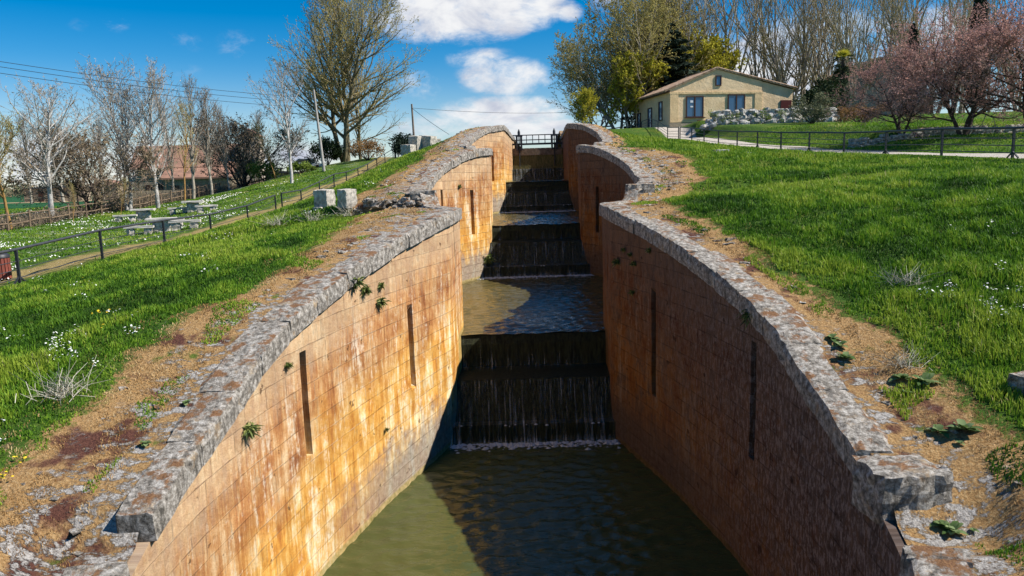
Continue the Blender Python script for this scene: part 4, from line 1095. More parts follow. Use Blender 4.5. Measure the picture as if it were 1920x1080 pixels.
# broad leaved weeds and wall tufts
mweed = mat_blade('weed_leaf', [(0, (.09, .16, .04)), (1, (.26, .34, .15))], .4)
def rosette(seed, n=11, L=.16, w=.045):
    rg = random.Random(seed); V = []; Fc = []; cv = []
    for i in range(n):
        a = i * 2.4; l = L * rg.uniform(.6, 1.15); el = rg.uniform(.15, .9); d = Vector((cos(a) * cos(el), sin(a) * cos(el), sin(el))); sd = Vector((-sin(a), cos(a), 0)); o = len(V); c = rg.random()
        for k, (t, ww) in enumerate([(0, .25), (.35, .9), (.7, .8), (1, .05)]):
            p = d * l * t + Vector((0, 0, -.35 * l * t * t)); V += [p - sd * w * ww + Vector((0, 0, .25 * w * ww)), p, p + sd * w * ww + Vector((0, 0, .25 * w * ww))]; cv += [c] * 3
            if k: b = o + 3 * k; Fc += [(b - 3, b - 2, b + 1, b), (b - 2, b - 1, b + 2, b + 1)]
    return mk_mesh('weed', [tuple(v) for v in V], Fc, mweed, attrs=dict(cv=cv), smooth=True)
RO = [rosette(1), rosette(2, 15, .2, .05), rosette(3, 9, .13, .04)]
for i, (px, py, s, lab) in enumerate([(1690, 712, 1.3, 'leafy green weed cluster at the top of the bare strip, right bank'), (1735, 722, 1.2, 'dark weed cluster at the grass edge of the right bank'), (1698, 740, .8, 'small weed just below the highest weed cluster'),
        (1760, 822, 1.1, 'spreading weed left of the big glossy rosette on orange moss'), (1807, 816, 1.2, 'big glossy rosette weed right of its neighbour on orange moss'), (1800, 845, .6, 'tiny weed under the glossy rosette'), (1765, 990, 1.0, 'rosette weed on soil beside the broken coping gap'), (1785, 1012, .9, 'second rosette weed lowest beside the coping gap'), (1825, 1005, .6, 'small rosette right of the lowest weeds'),
        (1560, 640, 1.0, 'weed between the coping and the dark grass tuft'), (1585, 680, 1.0, 'weed on the coping edge above the white slabs'), (350, 765, .9, 'small green weed beside the left coping stones'), (275, 843, .8, 'grey green rosette in moss by the lowest left stones'), (1575, 655, .8, 'small weed between two coping weeds')]):
    p = on_ground(px, py); o = link('weed', RO[i % 3], None, p + Vector((0, 0, .02))); o.scale = (s, s, s); o.rotation_euler = (0, 0, i); tag(o, lab, 'weed', 'rosette weeds along the copings')
mtuft = mat_blade('wall_tuft_leaf', [(0, (.03, .045, .015)), (.6, (.10, .15, .03)), (1, (.3, .3, .1))], .2)
def tuft(seed, n=120, r=.16, hang=.5):
    rg = np.random.default_rng(seed); P = rg.normal(0, r * .22, (n, 3)); d = rg.normal(size=(n, 3)); d /= np.linalg.norm(d, axis=1, keepdims=True); d[:, 2] = d[:, 2] * .7 - hang * .3 + .1
    e = P + d * r * rg.uniform(.6, 1.3, (n, 1)); s = np.cross(d, rg.normal(size=(n, 3))); s /= np.linalg.norm(s, axis=1, keepdims=True); s *= .011; m = (P + e) / 2 + np.array([0, 0, .02])
    V = np.stack([P - s, P + s, m + s * 1.4, m - s * 1.4, e + s * .2, e - s * .2], 1).reshape(-1, 3); o = (np.arange(n) * 6)[:, None]
    f = np.concatenate([o + np.array([[0, 1, 2, 3]]), o + np.array([[3, 2, 4, 5]])]); return mk_mesh('wall_plant', V, f, mtuft, attrs=dict(cv=np.repeat(rg.random(n), 6)))
TU = [tuft(1), tuft(2, 140, .2, .9), tuft(3, 80, .12, .4)]
for i, (px, py, side, lo, hi, s, lab) in enumerate([
    (660, 528, -1, 6, 21, 1.2, 'green tuft hanging just under the left coping, leftmost of four'), (681, 544, -1, 6, 21, .8, 'small tuft second from left under the left coping'), (711, 537, -1, 6, 21, .9, 'upper right green tuft under the left coping'), (710, 566, -1, 6, 21, 1.0, 'lowest green tuft of the four under the left coping'),
    (462, 806, -1, 6, 21, .75, 'lone tuft on the near left wall face'), (721, 806, -1, 6, 21, .5, 'tiny tuft on the yellow lower part of the left wall'), (535, 685, -1, 6, 21, .5, 'thin dry tuft beside the left slot top'),
    (1160, 490, 1, 12, 21, .7, 'dark tuft at the far edge of the right wall'), (1185, 478, 1, 10, 21, .6, 'dark tuft highest in the right wall group'), (1172, 468, 1, 10, 21, .5, 'small dark tuft above the right wall group'), (1192, 494, 1, 10, 21, .5, 'dark tuft right of the far right wall edge'), (1220, 470, 1, 10, 21, .7, 'dark tuft right wall, just under the coping'), (1189, 548, 1, 10, 21, .6, 'dark tuft above the right slot'), (1412, 590, 1, 6, 21, .9, 'dry dark tuft below the middle of the right coping'), (860, 350, -1, 28, 37, 1.0, 'dark stain of growth on the second left wall'), (912, 485, -1, 34, 37.4, 2.2, 'hanging grass beside the second weir')]):
    Y, z = on_wall(px, py, side, lo, hi); o = link('wall_plant', TU[i % 3], None, (float(edge(side, Y)) - side * .05, Y, z)); o.scale = (s,) * 3; o.rotation_euler = (0, 0, i * 1.1); tag(o, lab, 'plant', 'plants growing in the lock walls')
mstraw = mat_blade('straw', [(0, (.25, .22, .15)), (1, (.6, .56, .46))], .1)
def straw(seed, n=90):
    rg = np.random.default_rng(seed); segs = []
    for i in range(n):
        a = rg.random() * 6.28; q = np.array([rg.normal(0, .12), rg.normal(0, .12), 0.]); L = rg.uniform(.2, .5); d = np.array([cos(a), sin(a), rg.uniform(.25, 1.2)]); d /= np.linalg.norm(d)
        m = q + d * L * .5; e = m + (d + rg.normal(0, .4, 3)) * L * .5; segs += [(*q, *m, .0035, .003), (*m, *e, .003, .0015)]
    V, f = prisms(segs, 3); return mk_mesh('straw_clump', V, f, mstraw, attrs=dict(cv=np.repeat(rg.random(len(segs)), 6)))
ST = [straw(1), straw(2, 60)]
for i, (px, py, s, lab) in enumerate([(125, 745, 1.3, 'large tangle of dry grey stalks in the left grass'), (520, 425, 1.5, 'dry pale stalks near the left railing'), (1695, 535, 1.0, 'dry pale grass clump in the middle of the right bank'), (655, 405, 1.5, 'dry straw clump below the two stone blocks'), (1690, 690, .9, 'dry straw clump behind the right weeds'), (590, 415, 1.4, 'dry straw left of the stone blocks, lower slope'), (1720, 940, .5, 'short straw bits near the broken coping stone')]):
    o = link('straw_clump', ST[i % 2], None, on_ground(px, py)); o.scale = (s,) * 3; o.rotation_euler = (0, 0, i * 2.0); tag(o, lab, 'dry grass', 'dry straw clumps')

# ------------------------------------------------------------------ loose stone blocks
def block(px, py, Y, d, rz, label, tilt=(0, 0), mat='stone', seed=0, sink=.08, name='stone_block', group='loose stone blocks'):
    if Y is None:
        p = on_ground(px, py); Y = p.y
    else: p = atY(px, py, Y)
    z = gzf(p.x, Y)
    v, f = rough_block(*d, seed + 50, (6, 6, 6), min(d) * .022, .13)
    o = link(name, mk_mesh(name, v, f, M[mat], smooth=False), None, (p.x, Y, z + d[2] / 2 - sink)); o.rotation_euler = (tilt[0], tilt[1], rz); tag(o, label, 'stone', group)
block(610, 391, None, (.62, .48, .74), -.5, 'big pale squared stone block, left of the pair by the railing', (.05, .02), seed=1)
block(652, 386, None, (.56, .48, .66), -.75, 'pale squared stone block with dark notch, right of the pair', (.04, .04), seed=2)
block(599, 395, None, (.36, .3, .2), -.4, 'small low stone against the foot of the big pale block', seed=3)
block(766, 287, 73, (1.2, 1.0, 1.1), -.5, 'low pale stone on the bank crest beside the two posts', seed=4)
block(781, 283, 74, (1.2, 1.0, 1.65), -.6, 'tallest pale stone block on the bank crest', (.03, .05), seed=5)
block(803, 282, 74, (1.55, 1.0, 1.3), -.6, 'wide pale stone block right of the tallest crest block', (.0, .1), seed=6)
block(818, 283, 74.5, (.9, .8, .8), .3, 'small rounded pale stone at the right of the crest blocks', seed=7)
block(850, 249, 58, (.6, .6, .55), -.3, 'dark stone stub on the skyline of the left bank', seed=8, mat='coping')
block(860, 249, 58.4, (.5, .5, .45), .3, 'pale stone next to the dark skyline stub', seed=9)
block(1350, 338, 34, (.75, .35, .14), .1, 'flat white slab lying in the right grass, left of two', seed=10, mat='whitestone', sink=.02)
block(1393, 338, 34, (.65, .3, .12), -.1, 'flat white slab lying in the right grass, right of two', seed=11, mat='whitestone', sink=.02)
block(1918, 935, 9.6, (.42, .4, .3), .3, 'pale rough stone cut by the right edge of the view', seed=12, mat='coping')
# stump blocks where the coping is broken
def edge_block(side, Y, s, d, rz, z, label, seed):
    x = float(edge(side, Y)) + side * s; v, f = rough_block(*d, seed, (8, 8, 6), .014, .1)
    o = link('coping_block', mk_mesh('coping_block', v, f, M['coping']), None, (x, Y, z)); o.rotation_euler = (0, 0, rz); tag(o, label, 'stone', 'broken coping blocks')
edge_block(1, 8.52, .34, (.86, .74, .66), .06, float(ZC(8.6)) - .29, 'thick broken coping block with white top at the gap in the right wall', 61)
edge_block(1, 25.75, .35, (.95, .6, .62), 0, -.62, 'dark block end of the second right coping with white top', 63)
edge_block(-1, 25.75, .35, (.9, .6, .6), 0, -.62, 'dark square block ending the second left coping', 64)
for i, (px, py, lab) in enumerate([(1740, 907, 'white chip of stone on orange moss beside the broken block'), (1768, 890, 'pointed white stone in orange moss, right of the chip')]):
    p = on_ground(px, py); v, f = rough_block(.2, .1, .07, 80 + i, (3, 3, 2), .012, .5); o = link('stone_chip', mk_mesh('stone_chip', v, f, M['whitestone']), None, p + Vector((0, 0, .02))); o.rotation_euler = (0, 0, -.6); tag(o, lab, 'stone')

# ------------------------------------------------------------------ railings
def railing(posts, label, base_on=(), h=1.08, cross=3):
    """posts: list of ground points"""
    r = empty('railing', posts[0]); tag(r, label, 'railing', 'black iron path railings'); inv = Matrix.Translation(-Vector(posts[0]))
    for i, p in enumerate(posts):
        b = MB(); b.box((p.x, p.y, p.z + h / 2 - .1), (.085, .06, h + .2))
        if i in base_on:
            b.tube([(p.x, p.y - .32, p.z + .03), (p.x, p.y, p.z + .26)], .03, 4); b.tube([(p.x, p.y + .32, p.z + .03), (p.x, p.y, p.z + .26)], .03, 4)
        o = b.build('post', M['iron'], r); o.matrix_parent_inverse = inv
    b = MB(); b.tube([p + Vector((0, 0, h + .02)) for p in posts], .045, 8); o = b.build('handrail', M['galv'], r); o.matrix_parent_inverse = inv
    for k in range(cross):
        b = MB(); b.tube([p + Vector((-.02, 0, h * (.2 + .24 * k))) for p in posts], .014 if posts[0].y < 30 and posts[0].x < 0 else .02, 5); o = b.build('wire', M['galv'], r); o.matrix_parent_inverse = inv
    return r
def rail_pts(pxs, xf):
    out = []
    for i, (x, y) in enumerate(pxs):
        rr = ray(x, y); X = xf(i); Y = X * rr[1] / rr[0]; out.append(Vector((X, Y, gzf(X, Y))))
    return out
LA = rail_pts([(-100, 575), (38, 535), (193, 490), (310, 465), (397, 447), (466, 425), (518, 400)], lambda i: -15.25)
railing(LA, 'long black path railing in the left foreground ending beside the stone blocks', (1, 3, 5))
LB = rail_pts([(530, 398), (566, 388), (600, 367), (627, 353), (650, 342), (672, 335), (690, 325), (707, 315), (722, 303), (737, 290)], lambda i: -14.9 + i * .15)
railing(LB, 'black railing climbing behind the stone blocks to the crest of the left bank', (3, 7))
RA = rail_pts([(2080, 305), (1898, 298), (1765, 292), (1660, 290), (1582, 288), (1517, 283), (1464, 281), (1420, 277), (1382, 275), (1347, 272), (1320, 267), (1297, 264), (1275, 262)], lambda i: 18.5 - .2 * i)
railing(RA, 'long black railing beside the gravel path on the right', (1, 3, 5, 7))
RB = [Vector((16.1 - .05 * i, RA[-1].y + .6 + 4.6 * i, 0)) for i in range(7)]
for v in RB: v.z = gzf(v.x, v.y)
railing(RB, 'far black railing between the house corner and the lock head', ())

# ------------------------------------------------------------------ wooden fences
def rustic(pts, label, h=1.15):
    r = empty('wooden_fence', pts[0]); tag(r, label, 'fence', 'rustic wooden fences'); inv = Matrix.Translation(-Vector(pts[0])); rg = random.Random(len(pts))
    for p in pts:
        b = MB(); q = rg.uniform(-.06, .06); b.tube([(p.x, p.y, p.z - .1), (p.x + q, p.y, p.z + h + .1)], .075, 7); o = b.build('post', M['oldwood'], r); o.matrix_parent_inverse = inv
    for k in (.42, .95):
        b = MB()
        for a, c in zip(pts[:-1], pts[1:]):
            m = (a + c) / 2 + Vector((0, 0, rg.uniform(-.08, .08))); b.tube([a + Vector((0, -.07, k * h + rg.uniform(-.05, .05))), m + Vector((0, -.07, k * h)), c + Vector((0, -.07, k * h + rg.uniform(-.05, .05)))], .05, 6)
        o = b.build('rail', M['oldwood'], r); o.matrix_parent_inverse = inv
def fpts(lst):
    out = []
    for x, y, Y in lst:
        p = atY(x, y, Y); p.z = gzf(p.x, Y); out.append(p)
    return out
FA = [(-40 + i * 0, 0, 0) for i in range(0)]
fx = [-75, -30, 15, 56, 94, 130, 162, 190, 217, 240, 262, 283, 303, 322, 340, 357, 373, 388, 402, 414]
FA = [(x, 428 - .16 * x, 50 + 42 * (max(x, 0) / 414) ** 1.25 + (min(x, 0)) * .06) for x in fx]
rustic(fpts(FA), 'weathered two rail wooden fence behind the picnic tables')
FB = [(447 + i * 13.5, 364 - i * 1.2, 96) for i in range(8)]
rustic(fpts(FB), 'dark wooden fence beyond the white gravel edge near the leaning birch')

# ------------------------------------------------------------------ picnic furniture
def ptable(px, py, Y, rz, label, s=1.0):
    p = on_ground(px, py); r = empty('stone_table', p, rz); tag(r, label, 'table', 'stone picnic tables')
    v, f = rough_block(1.7 * s, .95 * s, .13, int(px), (5, 4, 2), .008, .04); link('table_top', mk_mesh('table_top', v, f, M['table']), r, (0, 0, .82))
    v, f = rough_block(.95 * s, .5 * s, .85, int(px) + 1, (5, 4, 4), .035, .15); link('pedestal', mk_mesh('pedestal', v, f, M['stone']), r, (0, 0, .33))
def pbench(px, py, Y, rz, label, L=1.7):
    p = on_ground(px, py); r = empty('stone_bench', p, rz); tag(r, label, 'bench', 'stone picnic benches')
    v, f = rough_block(L, .45, .14, int(px) + 5, (5, 3, 2), .008, .04); link('seat', mk_mesh('seat', v, f, M['table']), r, (0, 0, .46))
    for d in (-.28, .28):
        v, f = rough_block(.42, .36, .5, int(px) + 9 + int(d * 10), (3, 3, 3), .03, .2); link('pedestal', mk_mesh('pedestal', v, f, M['stone']), r, (d * L, 0, .16))
ptable(305, 436, 52, .25, 'nearest stone picnic table, closest to the black railing'); pbench(262, 440, 51, .25, 'stone bench in front of the nearest picnic table'); pbench(348, 430, 53, .25, 'stone bench to the right of the nearest picnic table'); pbench(322, 424, 56, .25, 'stone bench between the two front picnic tables')
ptable(270, 413, 60, .25, 'middle stone picnic table behind the nearest one'); pbench(236, 416, 59, .25, 'stone bench at the left of the middle picnic table')
ptable(363, 397, 72, .3, 'farthest stone picnic table by the wooden fence'); pbench(336, 401, 71, .3, 'stone bench left of the farthest picnic table'); pbench(388, 397, 72, .3, 'stone bench right of the farthest picnic table')

# ------------------------------------------------------------------ bin
p = atY(5, 533, 23.6); p.z = gzf(p.x, p.y); r = empty('litter_bin', p); tag(r, 'round litter bin with red brown slats beside the left railing', 'bin')
mred = simple('red_slat', (.26, .07, .05), (.16, .045, .03), 6, .6)
b = MB()
for i in range(18):
    a = 2 * pi * i / 18; b.box((.27 * cos(a), .27 * sin(a), .38), (.025, .075, .66), a)
b.build('slats', mred, r)
b = MB(); b.tube([(0, 0, .03), (0, 0, .72)], .245, 18); b.build('liner', M['iron'], r)
b = MB(); b.tube([(0, 0, .71), (0, 0, .80), (0, 0, .86), (0, 0, .88)], [.30, .29, .2, .05], 18); b.build('lid', M['iron'], r)

# ------------------------------------------------------------------ poles and cables
mcon = simple('concrete_pole', (.42, .40, .37), (.28, .26, .24), 4, .9); mwp = simple('pole_wood', (.24, .19, .15), (.12, .09, .07), 4, .9); mcab = simple('cable', (.02, .02, .022), (.015, .015, .016), 3, .6)
top = atY(588, 168, 80); bot = atY(610, 352, 80); bot.z = gzf(bot.x, 80) - .3
b = MB(); b.tube([bot, top], [.17, .11], 8); o = b.build('utility_pole', mcon); tag(o, 'grey concrete utility pole leaning left of the biggest tree', 'pole')
t2 = atY(772, 195, 78); b2 = atY(777, 262, 78); b2.z = gzf(b2.x, 78) - .3
b = MB(); b.tube([b2, t2], [.13, .09], 7); o = b.build('utility_pole', mwp); tag(o, 'brown wooden utility pole on the crest of the left bank', 'pole')
def cable(a, c, sag, rad, label):
    pts = [a.lerp(c, i / 16) - Vector((0, 0, sag * 4 * (i / 16) * (1 - i / 16))) for i in range(17)]; b = MB(); b.tube(pts, rad, 5); o = b.build('power_cable', mcab); tag(o, label, 'cable', 'overhead cables')
for i, (y0, y1, lab) in enumerate([(112, 185, 'topmost of the three overhead cables on the left'), (122, 194, 'middle of the three overhead cables on the left'), (134, 204, 'lowest of the three overhead cables on the left')]):
    a = atY(-60, y0 - 6, 46); cable(a, atY(588, y1 - 2, 80), .35, .018, lab)
cable(t2 - Vector((0, 0, .4)), atY(842, 252, 74), .1, .02, 'slanting guy wire from the wooden pole to the bank')
cable(t2 - Vector((0, 0, .4)), atY(1110, 208, 105), .4, .018, 'thin cable running right from the wooden pole over the canal')
for i, (x, lab) in enumerate([(741, 'left of two square posts at the top of the left path'), (747, 'right of two square posts at the top of the left path')]):
    p = atY(x, 288, 82 + i); p.z = gzf(p.x, p.y); b = MB(); b.box((p.x, p.y, p.z + .75), (.2, .18, 1.9)); b.box((p.x, p.y, p.z + 1.74), (.25, .23, .07)); o = b.build('gate_post', M['iron' if i == 0 else 'table']); tag(o, lab, 'post')

# ------------------------------------------------------------------ white car
def car():
    p = atY(578, 343, 95); p.z = gzf(p.x, p.y); r = empty('parked_car', p, .15); tag(r, 'white car parked behind the bushes left of the concrete pole', 'car')
    mw = simple('white_paint', (.8, .8, .8), (.75, .75, .75), 2, .3, spec=.5); mgl = simple('dark_glass', (.02, .025, .03), (.02, .02, .02), 2, .1, spec=.5); mty = simple('tyre', (.02, .02, .02), (.015, .015, .015), 3, .8)
    b = MB(); b.prism([(-2.1, .3), (2.1, .3), (2.15, .7), (1.3, .92), (.75, 1.42), (-.9, 1.45), (-1.75, 1.0), (-2.12, .85)], -.85, .85); o = b.build('body', mw, r)
    b = MB(); b.prism([(-1.45, .98), (1.1, .95), (.68, 1.36), (-.85, 1.38)], -.858, .858); b.build('window', mgl, r)
    for x in (-1.3, 1.3):
        for y in (-.78, .78):
            b = MB(); b.tube([(x, y - .1, .32), (x, y + .1, .32)], .32, 14); b.build('wheel', mty, r)
car()

# ------------------------------------------------------------------ buildings
def mat_plaster(name, c, c2, sc=.7):
    m, nt, b = newmat(name); P = geopos(nt); n = noise(nt, P, sc, 8, .65); n2 = noise(nt, P, 9, 6, .7)
    col = ramp(nt, n, [(.35, c2), (.62, c)]); col = mix(nt, mth(nt, 'MULTIPLY', sstep(nt, n2, .5, .75), .3), col, tuple(x * .6 for x in c))
    nt.links.new(col, b.inputs['Base Color']); nt.links.new(bump(nt, mth(nt, 'ADD', n2, noise(nt, P, 2.5, 5)), .9, .05), b.inputs['Normal']); return m
mpl = mat_plaster('tan_plaster', (.82, .62, .38), (.68, .49, .28)); mtrim = mat_plaster('trim_plaster', (.72, .53, .29), (.62, .44, .23)); mplinth = mat_plaster('plinth_render', (.36, .30, .21), (.24, .2, .14), 1.2)
mtile = simple('roof_tile', (.50, .36, .25), (.22, .13, .08), 2.5, .9, .01); mtileold = simple('old_roof_tile', (.36, .20, .135), (.19, .11, .08), .9, .9, .02); mbrown = simple('brown_frame', (.07, .03, .018), (.05, .02, .012), 4, .5); mmar = simple('maroon_door', (.09, .015, .012), (.06, .01, .01), 4, .5)
mpane, nt_, b_ = newmat('window_pane'); b_.inputs['Base Color'].default_value = (.03, .09, .19, 1); b_.inputs['Roughness'].default_value = .08; b_.inputs['Specular IOR Level'].default_value = .9
mpaper = simple('paper_notice', (.7, .72, .75), (.65, .66, .7), 3, .8)
def house():
    # local frame: x along the front, y backwards, origin at the front left corner
    p = atY(1256, 240, 84); p.z = 5.0; r = empty('tan_house', p, .19); r.scale = (1.12, 1.12, 1.12); tag(r, 'single storey tan plastered house with two brown windows and a tiled gable', 'house')
    W, RX, EX, D = 9.9, 4.95, 13.4, 9.5; ze, zr, ze2, zex = 3.78, 5.72, 4.55, 3.72   # eave, ridge, right shoulder, extension end
    b = MB(); b.prism([(0, -1), (W, -1), (W, ze2 - .02), (RX, zr), (0, ze)], .0, D)
    b.prism([(W + .002, -1), (EX, -1), (EX, zex), (W + .002, ze2 - .03)], .1, D - 1); b.build('wall', mpl, r)
    b = MB(); b.box((W / 2, -.045, 3.42), (W + .1, .09, .2)); b.box((.42, -.04, 1.95), (.84, .08, 2.74)); b.box((W - .4, -.04, 1.95), (.8, .08, 2.74)); b.box((W / 2, -.04, .66), (W - 1.66, .08, .16)); b.build('trim', mtrim, r)
    b = MB(); b.box((W / 2, -.03, .02), (W + .06, .06, 1.1)); b.build('plinth', mplinth, r)
    def window(x, z, w, h, axis='x', nm='window', bars=1):
        fr = MB(); t = .09; yo = -.03
        if axis == 'x':
            fr.box((x, yo, z + h / 2 - t / 2), (w, .14, t)); fr.box((x, yo, z - h / 2 + t / 2), (w, .14, t))
            for q in (-1, 1): fr.box((x + q * (w / 2 - t / 2), yo, z), (t, .14, h - 2 * t))
            if bars: fr.box((x, yo, z), (.12, .13, h - 2 * t))
            f = fr.build(nm, mbrown, r); g = MB(); g.box((x, -.012, z), (w - 2 * t, .03, h - 2 * t)); g.build('pane', mpane, f)
            if bars: s = MB(); s.box((x, -.09, z - h / 2 - .04), (w + .3, .24, .07)); s.build('sill', mbrown, f)
        else:
            fr.box((-.03, x, z + h / 2 - t / 2), (.14, w, t)); fr.box((-.03, x, z - h / 2 + t / 2), (.14, w, t))
            for q in (-1, 1): fr.box((-.03, x + q * (w / 2 - t / 2), z), (.14, t, h - 2 * t))
            f = fr.build(nm, mbrown, r); g = MB(); g.box((-.012, x, z), (.03, w - 2 * t, h - 2 * t)); g.build('pane', mpane, f)
        return f
    w1 = window(2.62, 2.08, 1.85, 2.05); w2 = window(7.1, 2.22, 1.85, 2.05); window(RX + .18, 4.6, .62, 1.0, bars=0)
    b = MB(); b.box((2.3, -.04, 2.6), (.32, .02, .22)); b.box((2.3, -.04, 2.1), (.3, .02, .14)); b.build('notice', mpaper, w1)
    b = MB(); b.box((3.08, -.1, .4), (.4, .2, .72)); b.build('vent_box', simple('rust_box', (.2, .07, .03), (.12, .04, .02), 5, .8), r)
    b = MB(); b.box((EX - .75, .06, 1.5), (1.2, .1, 2.3)); b.build('door', mmar, r)
    for y, w, h, z, nm in [(2.3, .9, 1.9, 1.9, 'window'), (5.2, 1.1, 2.4, 1.3, 'door'), (8.4, 1.0, 2.1, 1.2, 'door')]: window(y, z, w, h, 'y', nm)
    # roof of half-round tiles: two slopes
    def slope(x0, z0, x1, z1, y0, y1, th=.1, ov=.0):
        V = []; Fc = []; L = math.hypot(x1 - x0, z1 - z0); nx = max(2, int(L / .4)); pitch = .24; ny = int((y1 - y0) / pitch) * 4
        ux, uz = (x1 - x0) / L, (z1 - z0) / L; nxv, nzv = -uz, ux
        if nzv < 0: nxv, nzv = -nxv, -nzv
        for i in range(nx + 1):
            for j in range(ny + 1):
                y = y0 + (y1 - y0) * j / ny; hgt = .06 * abs(sin(pi * j / 4)) + .03 * ((i % 2)) * 0
                s = L * i / nx; V.append((x0 + ux * s + nxv * (hgt + th), y, z0 + uz * s + nzv * (hgt + th)))
        for i in range(nx):
            for j in range(ny): a = i * (ny + 1) + j; Fc.append((a, a + 1, a + ny + 2, a + ny + 1))
        o = len(V); V += [(x0, y0, z0), (x0, y1, z0), (x1, y0, z1), (x1, y1, z1)]
        b.add(V, Fc); b.add([(x0, y0, z0), (x0, y1, z0), (x1, y1, z1), (x1, y0, z1), (x0 + nxv * th, y0, z0 + nzv * th), (x0 + nxv * th, y1, z0 + nzv * th), (x1 + nxv * th, y1, z1 + nzv * th), (x1 + nxv * th, y0, z1 + nzv * th)],
              [(0, 1, 2, 3), (0, 3, 7, 4), (1, 5, 6, 2), (0, 4, 5, 1), (3, 2, 6, 7)])
        n = int(L / .38)
        for i in range(n):                     # verge tiles
            s0, s1 = L * i / n + .01, L * (i + 1) / n + .04
            for yy in (y0 + .05, y1 - .05): b.tube([(x0 + ux * s0 + nxv * (th + .06), yy, z0 + uz * s0 + nzv * (th + .06)), (x0 + ux * s1 + nxv * (th + .02), yy, z0 + uz * s1 + nzv * (th + .02))], [.075, .09], 7)
    b = MB(); slope(-.55, ze - .22, RX, zr + .01, -.16, D + .15); slope(RX + .02, zr + .01, EX + .3, zex + .02, -.16, D - .85)
    b.tube([(RX, -.2, zr + .14), (RX, D + .2, zr + .14)], .1, 8); b.build('roof', mtile, r)
    b = MB(); b.box((-.28, D / 2, ze - .24), (.5, D + .2, .05)); b.build('eaves_board', mbrown, r)
house()
def rear_house():
    p = atY(1592, 190, 98); p.z = gzf(p.x, p.y); r = empty('rear_building', p, 0); tag(r, 'grey tan building with a sloping roof behind the blossom trees', 'building')
    H1 = height_px(p, 1592, 134); H2 = height_px(p, 1640, 112); b = MB(); b.prism([(0, -1), (10, -1), (10, H2 + .1), (3.3, H2), (0, H1)], 0, 9); b.build('wall', mat_plaster('grey_plaster', (.36, .32, .27), (.24, .21, .18)), r)
    b = MB(); b.prism([(-.6, H1 - .35), (3.3, H2 + .02), (10.4, H2 + .12), (10.4, H2 + .3), (3.3, H2 + .25), (-.6, H1 - .1)], -.4, 9.4); b.build('roof', mtile, r)
    b = MB(); b.box((5, -.02, 2.4), (1.1, .1, 1.2)); b.box((8, -.02, 2.4), (1.1, .1, 1.2)); b.build('window', mbrown, r)
rear_house()
mrub = mat_plaster('rubble_masonry', (.36, .29, .20), (.20, .16, .115), 2.0)
def barn():
    Y = 118; a = atY(252, 362, Y); z0 = -2.0; r = empty('stone_barn', (a.x, Y, z0), .12); r.scale = (1.12, 1.12, 1.28); tag(r, 'long stone barn with terracotta roofs and a short tower behind the birches', 'barn')
    px = Y / F; W = 15.0; b = MB(); b.prism([(0, -.5), (W, -.5), (W, 4.2), (0, 4.2)], 0, 7); b.prism([(0, 4.2), (7, 4.2), (3.5, 6.6)], .001, W, 'x') if False else None
    b.add([(0, 0, 4.2), (0, 7, 4.2), (0, 3.5, 6.7)], [(0, 2, 1)]); b.add([(W, 0, 4.2), (W, 7, 4.2), (W, 3.5, 6.7)], [(0, 1, 2)]); b.box((9.5, -1.5, 1.2), (9, 3, 3)); b.build('wall', mrub, r)
    b = MB()
    b.prism([(-.4, 3.95), (3.5, 6.75), (7.4, 3.95), (7.4, 4.15), (3.5, 7.0), (-.4, 4.15)], -.3, W + .3, 'x'); b.prism([(-3.4, 2.65), (.02, 4.0), (.02, 4.2), (-3.4, 2.85)], 4.7, 14.3, 'x'); b.build('roof', mtileold, r)
    b = MB(); b.box((16.2, 1.5, 3.6), (2.6, 3, 8.2)); b.build('tower', mat_plaster('pale_plaster', (.55, .46, .38), (.42, .34, .27)), r)
    b = MB(); b.prism([(14.6, 7.7), (17.8, 7.7), (16.2, 8.7)], -.3, 3.3); b.build('tower_roof', mtileold, r)
    for x, z, w, h in [(2, 1.6, .8, 1.0), (3.6, 1.4, 1.0, 1.6)]:
        b = MB(); b.box((x, -.01, z), (w, .08, h)); b.build('window', mbrown, r)
    for x in (6.5, 9, 11.5): b = MB(); b.box((x, -3.02, 1.2), (1.2, .08, 1.5)); b.build('window', mbrown, r)
barn()
def yard_wall():
    a = atY(232, 362, 104); c = atY(505, 352, 110); L = (c - a).length; ang = math.atan2(c.y - a.y, c.x - a.x); r = empty('yard_wall', (a.x, a.y, gzf(a.x, a.y)), ang); tag(r, 'low grey yard wall with iron railings in front of the barn', 'wall')
    b = MB(); b.box((L / 2, 0, .5), (L, .4, 1.6)); b.build('masonry', mrub, r)
    b = MB(); 
    for i in range(int(L / .35)): b.box((.2 + i * .35, 0, 1.85), (.035, .035, 1.1))
    for z in (1.45, 2.3): b.box((L / 2, .04, z), (L, .03, .05))
    b.build('iron_bars', M['iron'], r)
yard_wall()
def far_shed(px, py, Y, w, h, label, roof=1):
    p = atY(px, py, Y); p.z = gzf(p.x, p.y); r = empty('farm_shed', p, .1); tag(r, label, 'shed', 'low farm buildings on the plain')
    b = MB(); b.prism([(0, -.3), (w, -.3), (w, h), (0, h)], 0, 5); b.build('wall', mrub, r); b = MB(); b.prism([(-.3, h - .05), (w + .3, h - .05), (w + .3, h + .12), (w * .5, h + 1.0 * roof), (-.3, h + .12)], -.3, 5.3); b.build('roof', mtileold if roof > .6 else M['galv'], r)
    b = MB(); b.box((w * .3, -.01, h * .45), (1.1, .08, h * .8)); b.build('door', mbrown, r)
far_shed(45, 370, 165, 12, 3, 'low grey walled shed beyond the green field at the far left', .5)
far_shed(172, 362, 150, 5, 3.2, 'small pale shed beyond the dark bare tree', 1)
far_shed(470, 350, 135, 9, 3.4, 'low dark roofed building right of the barn tower', .5)

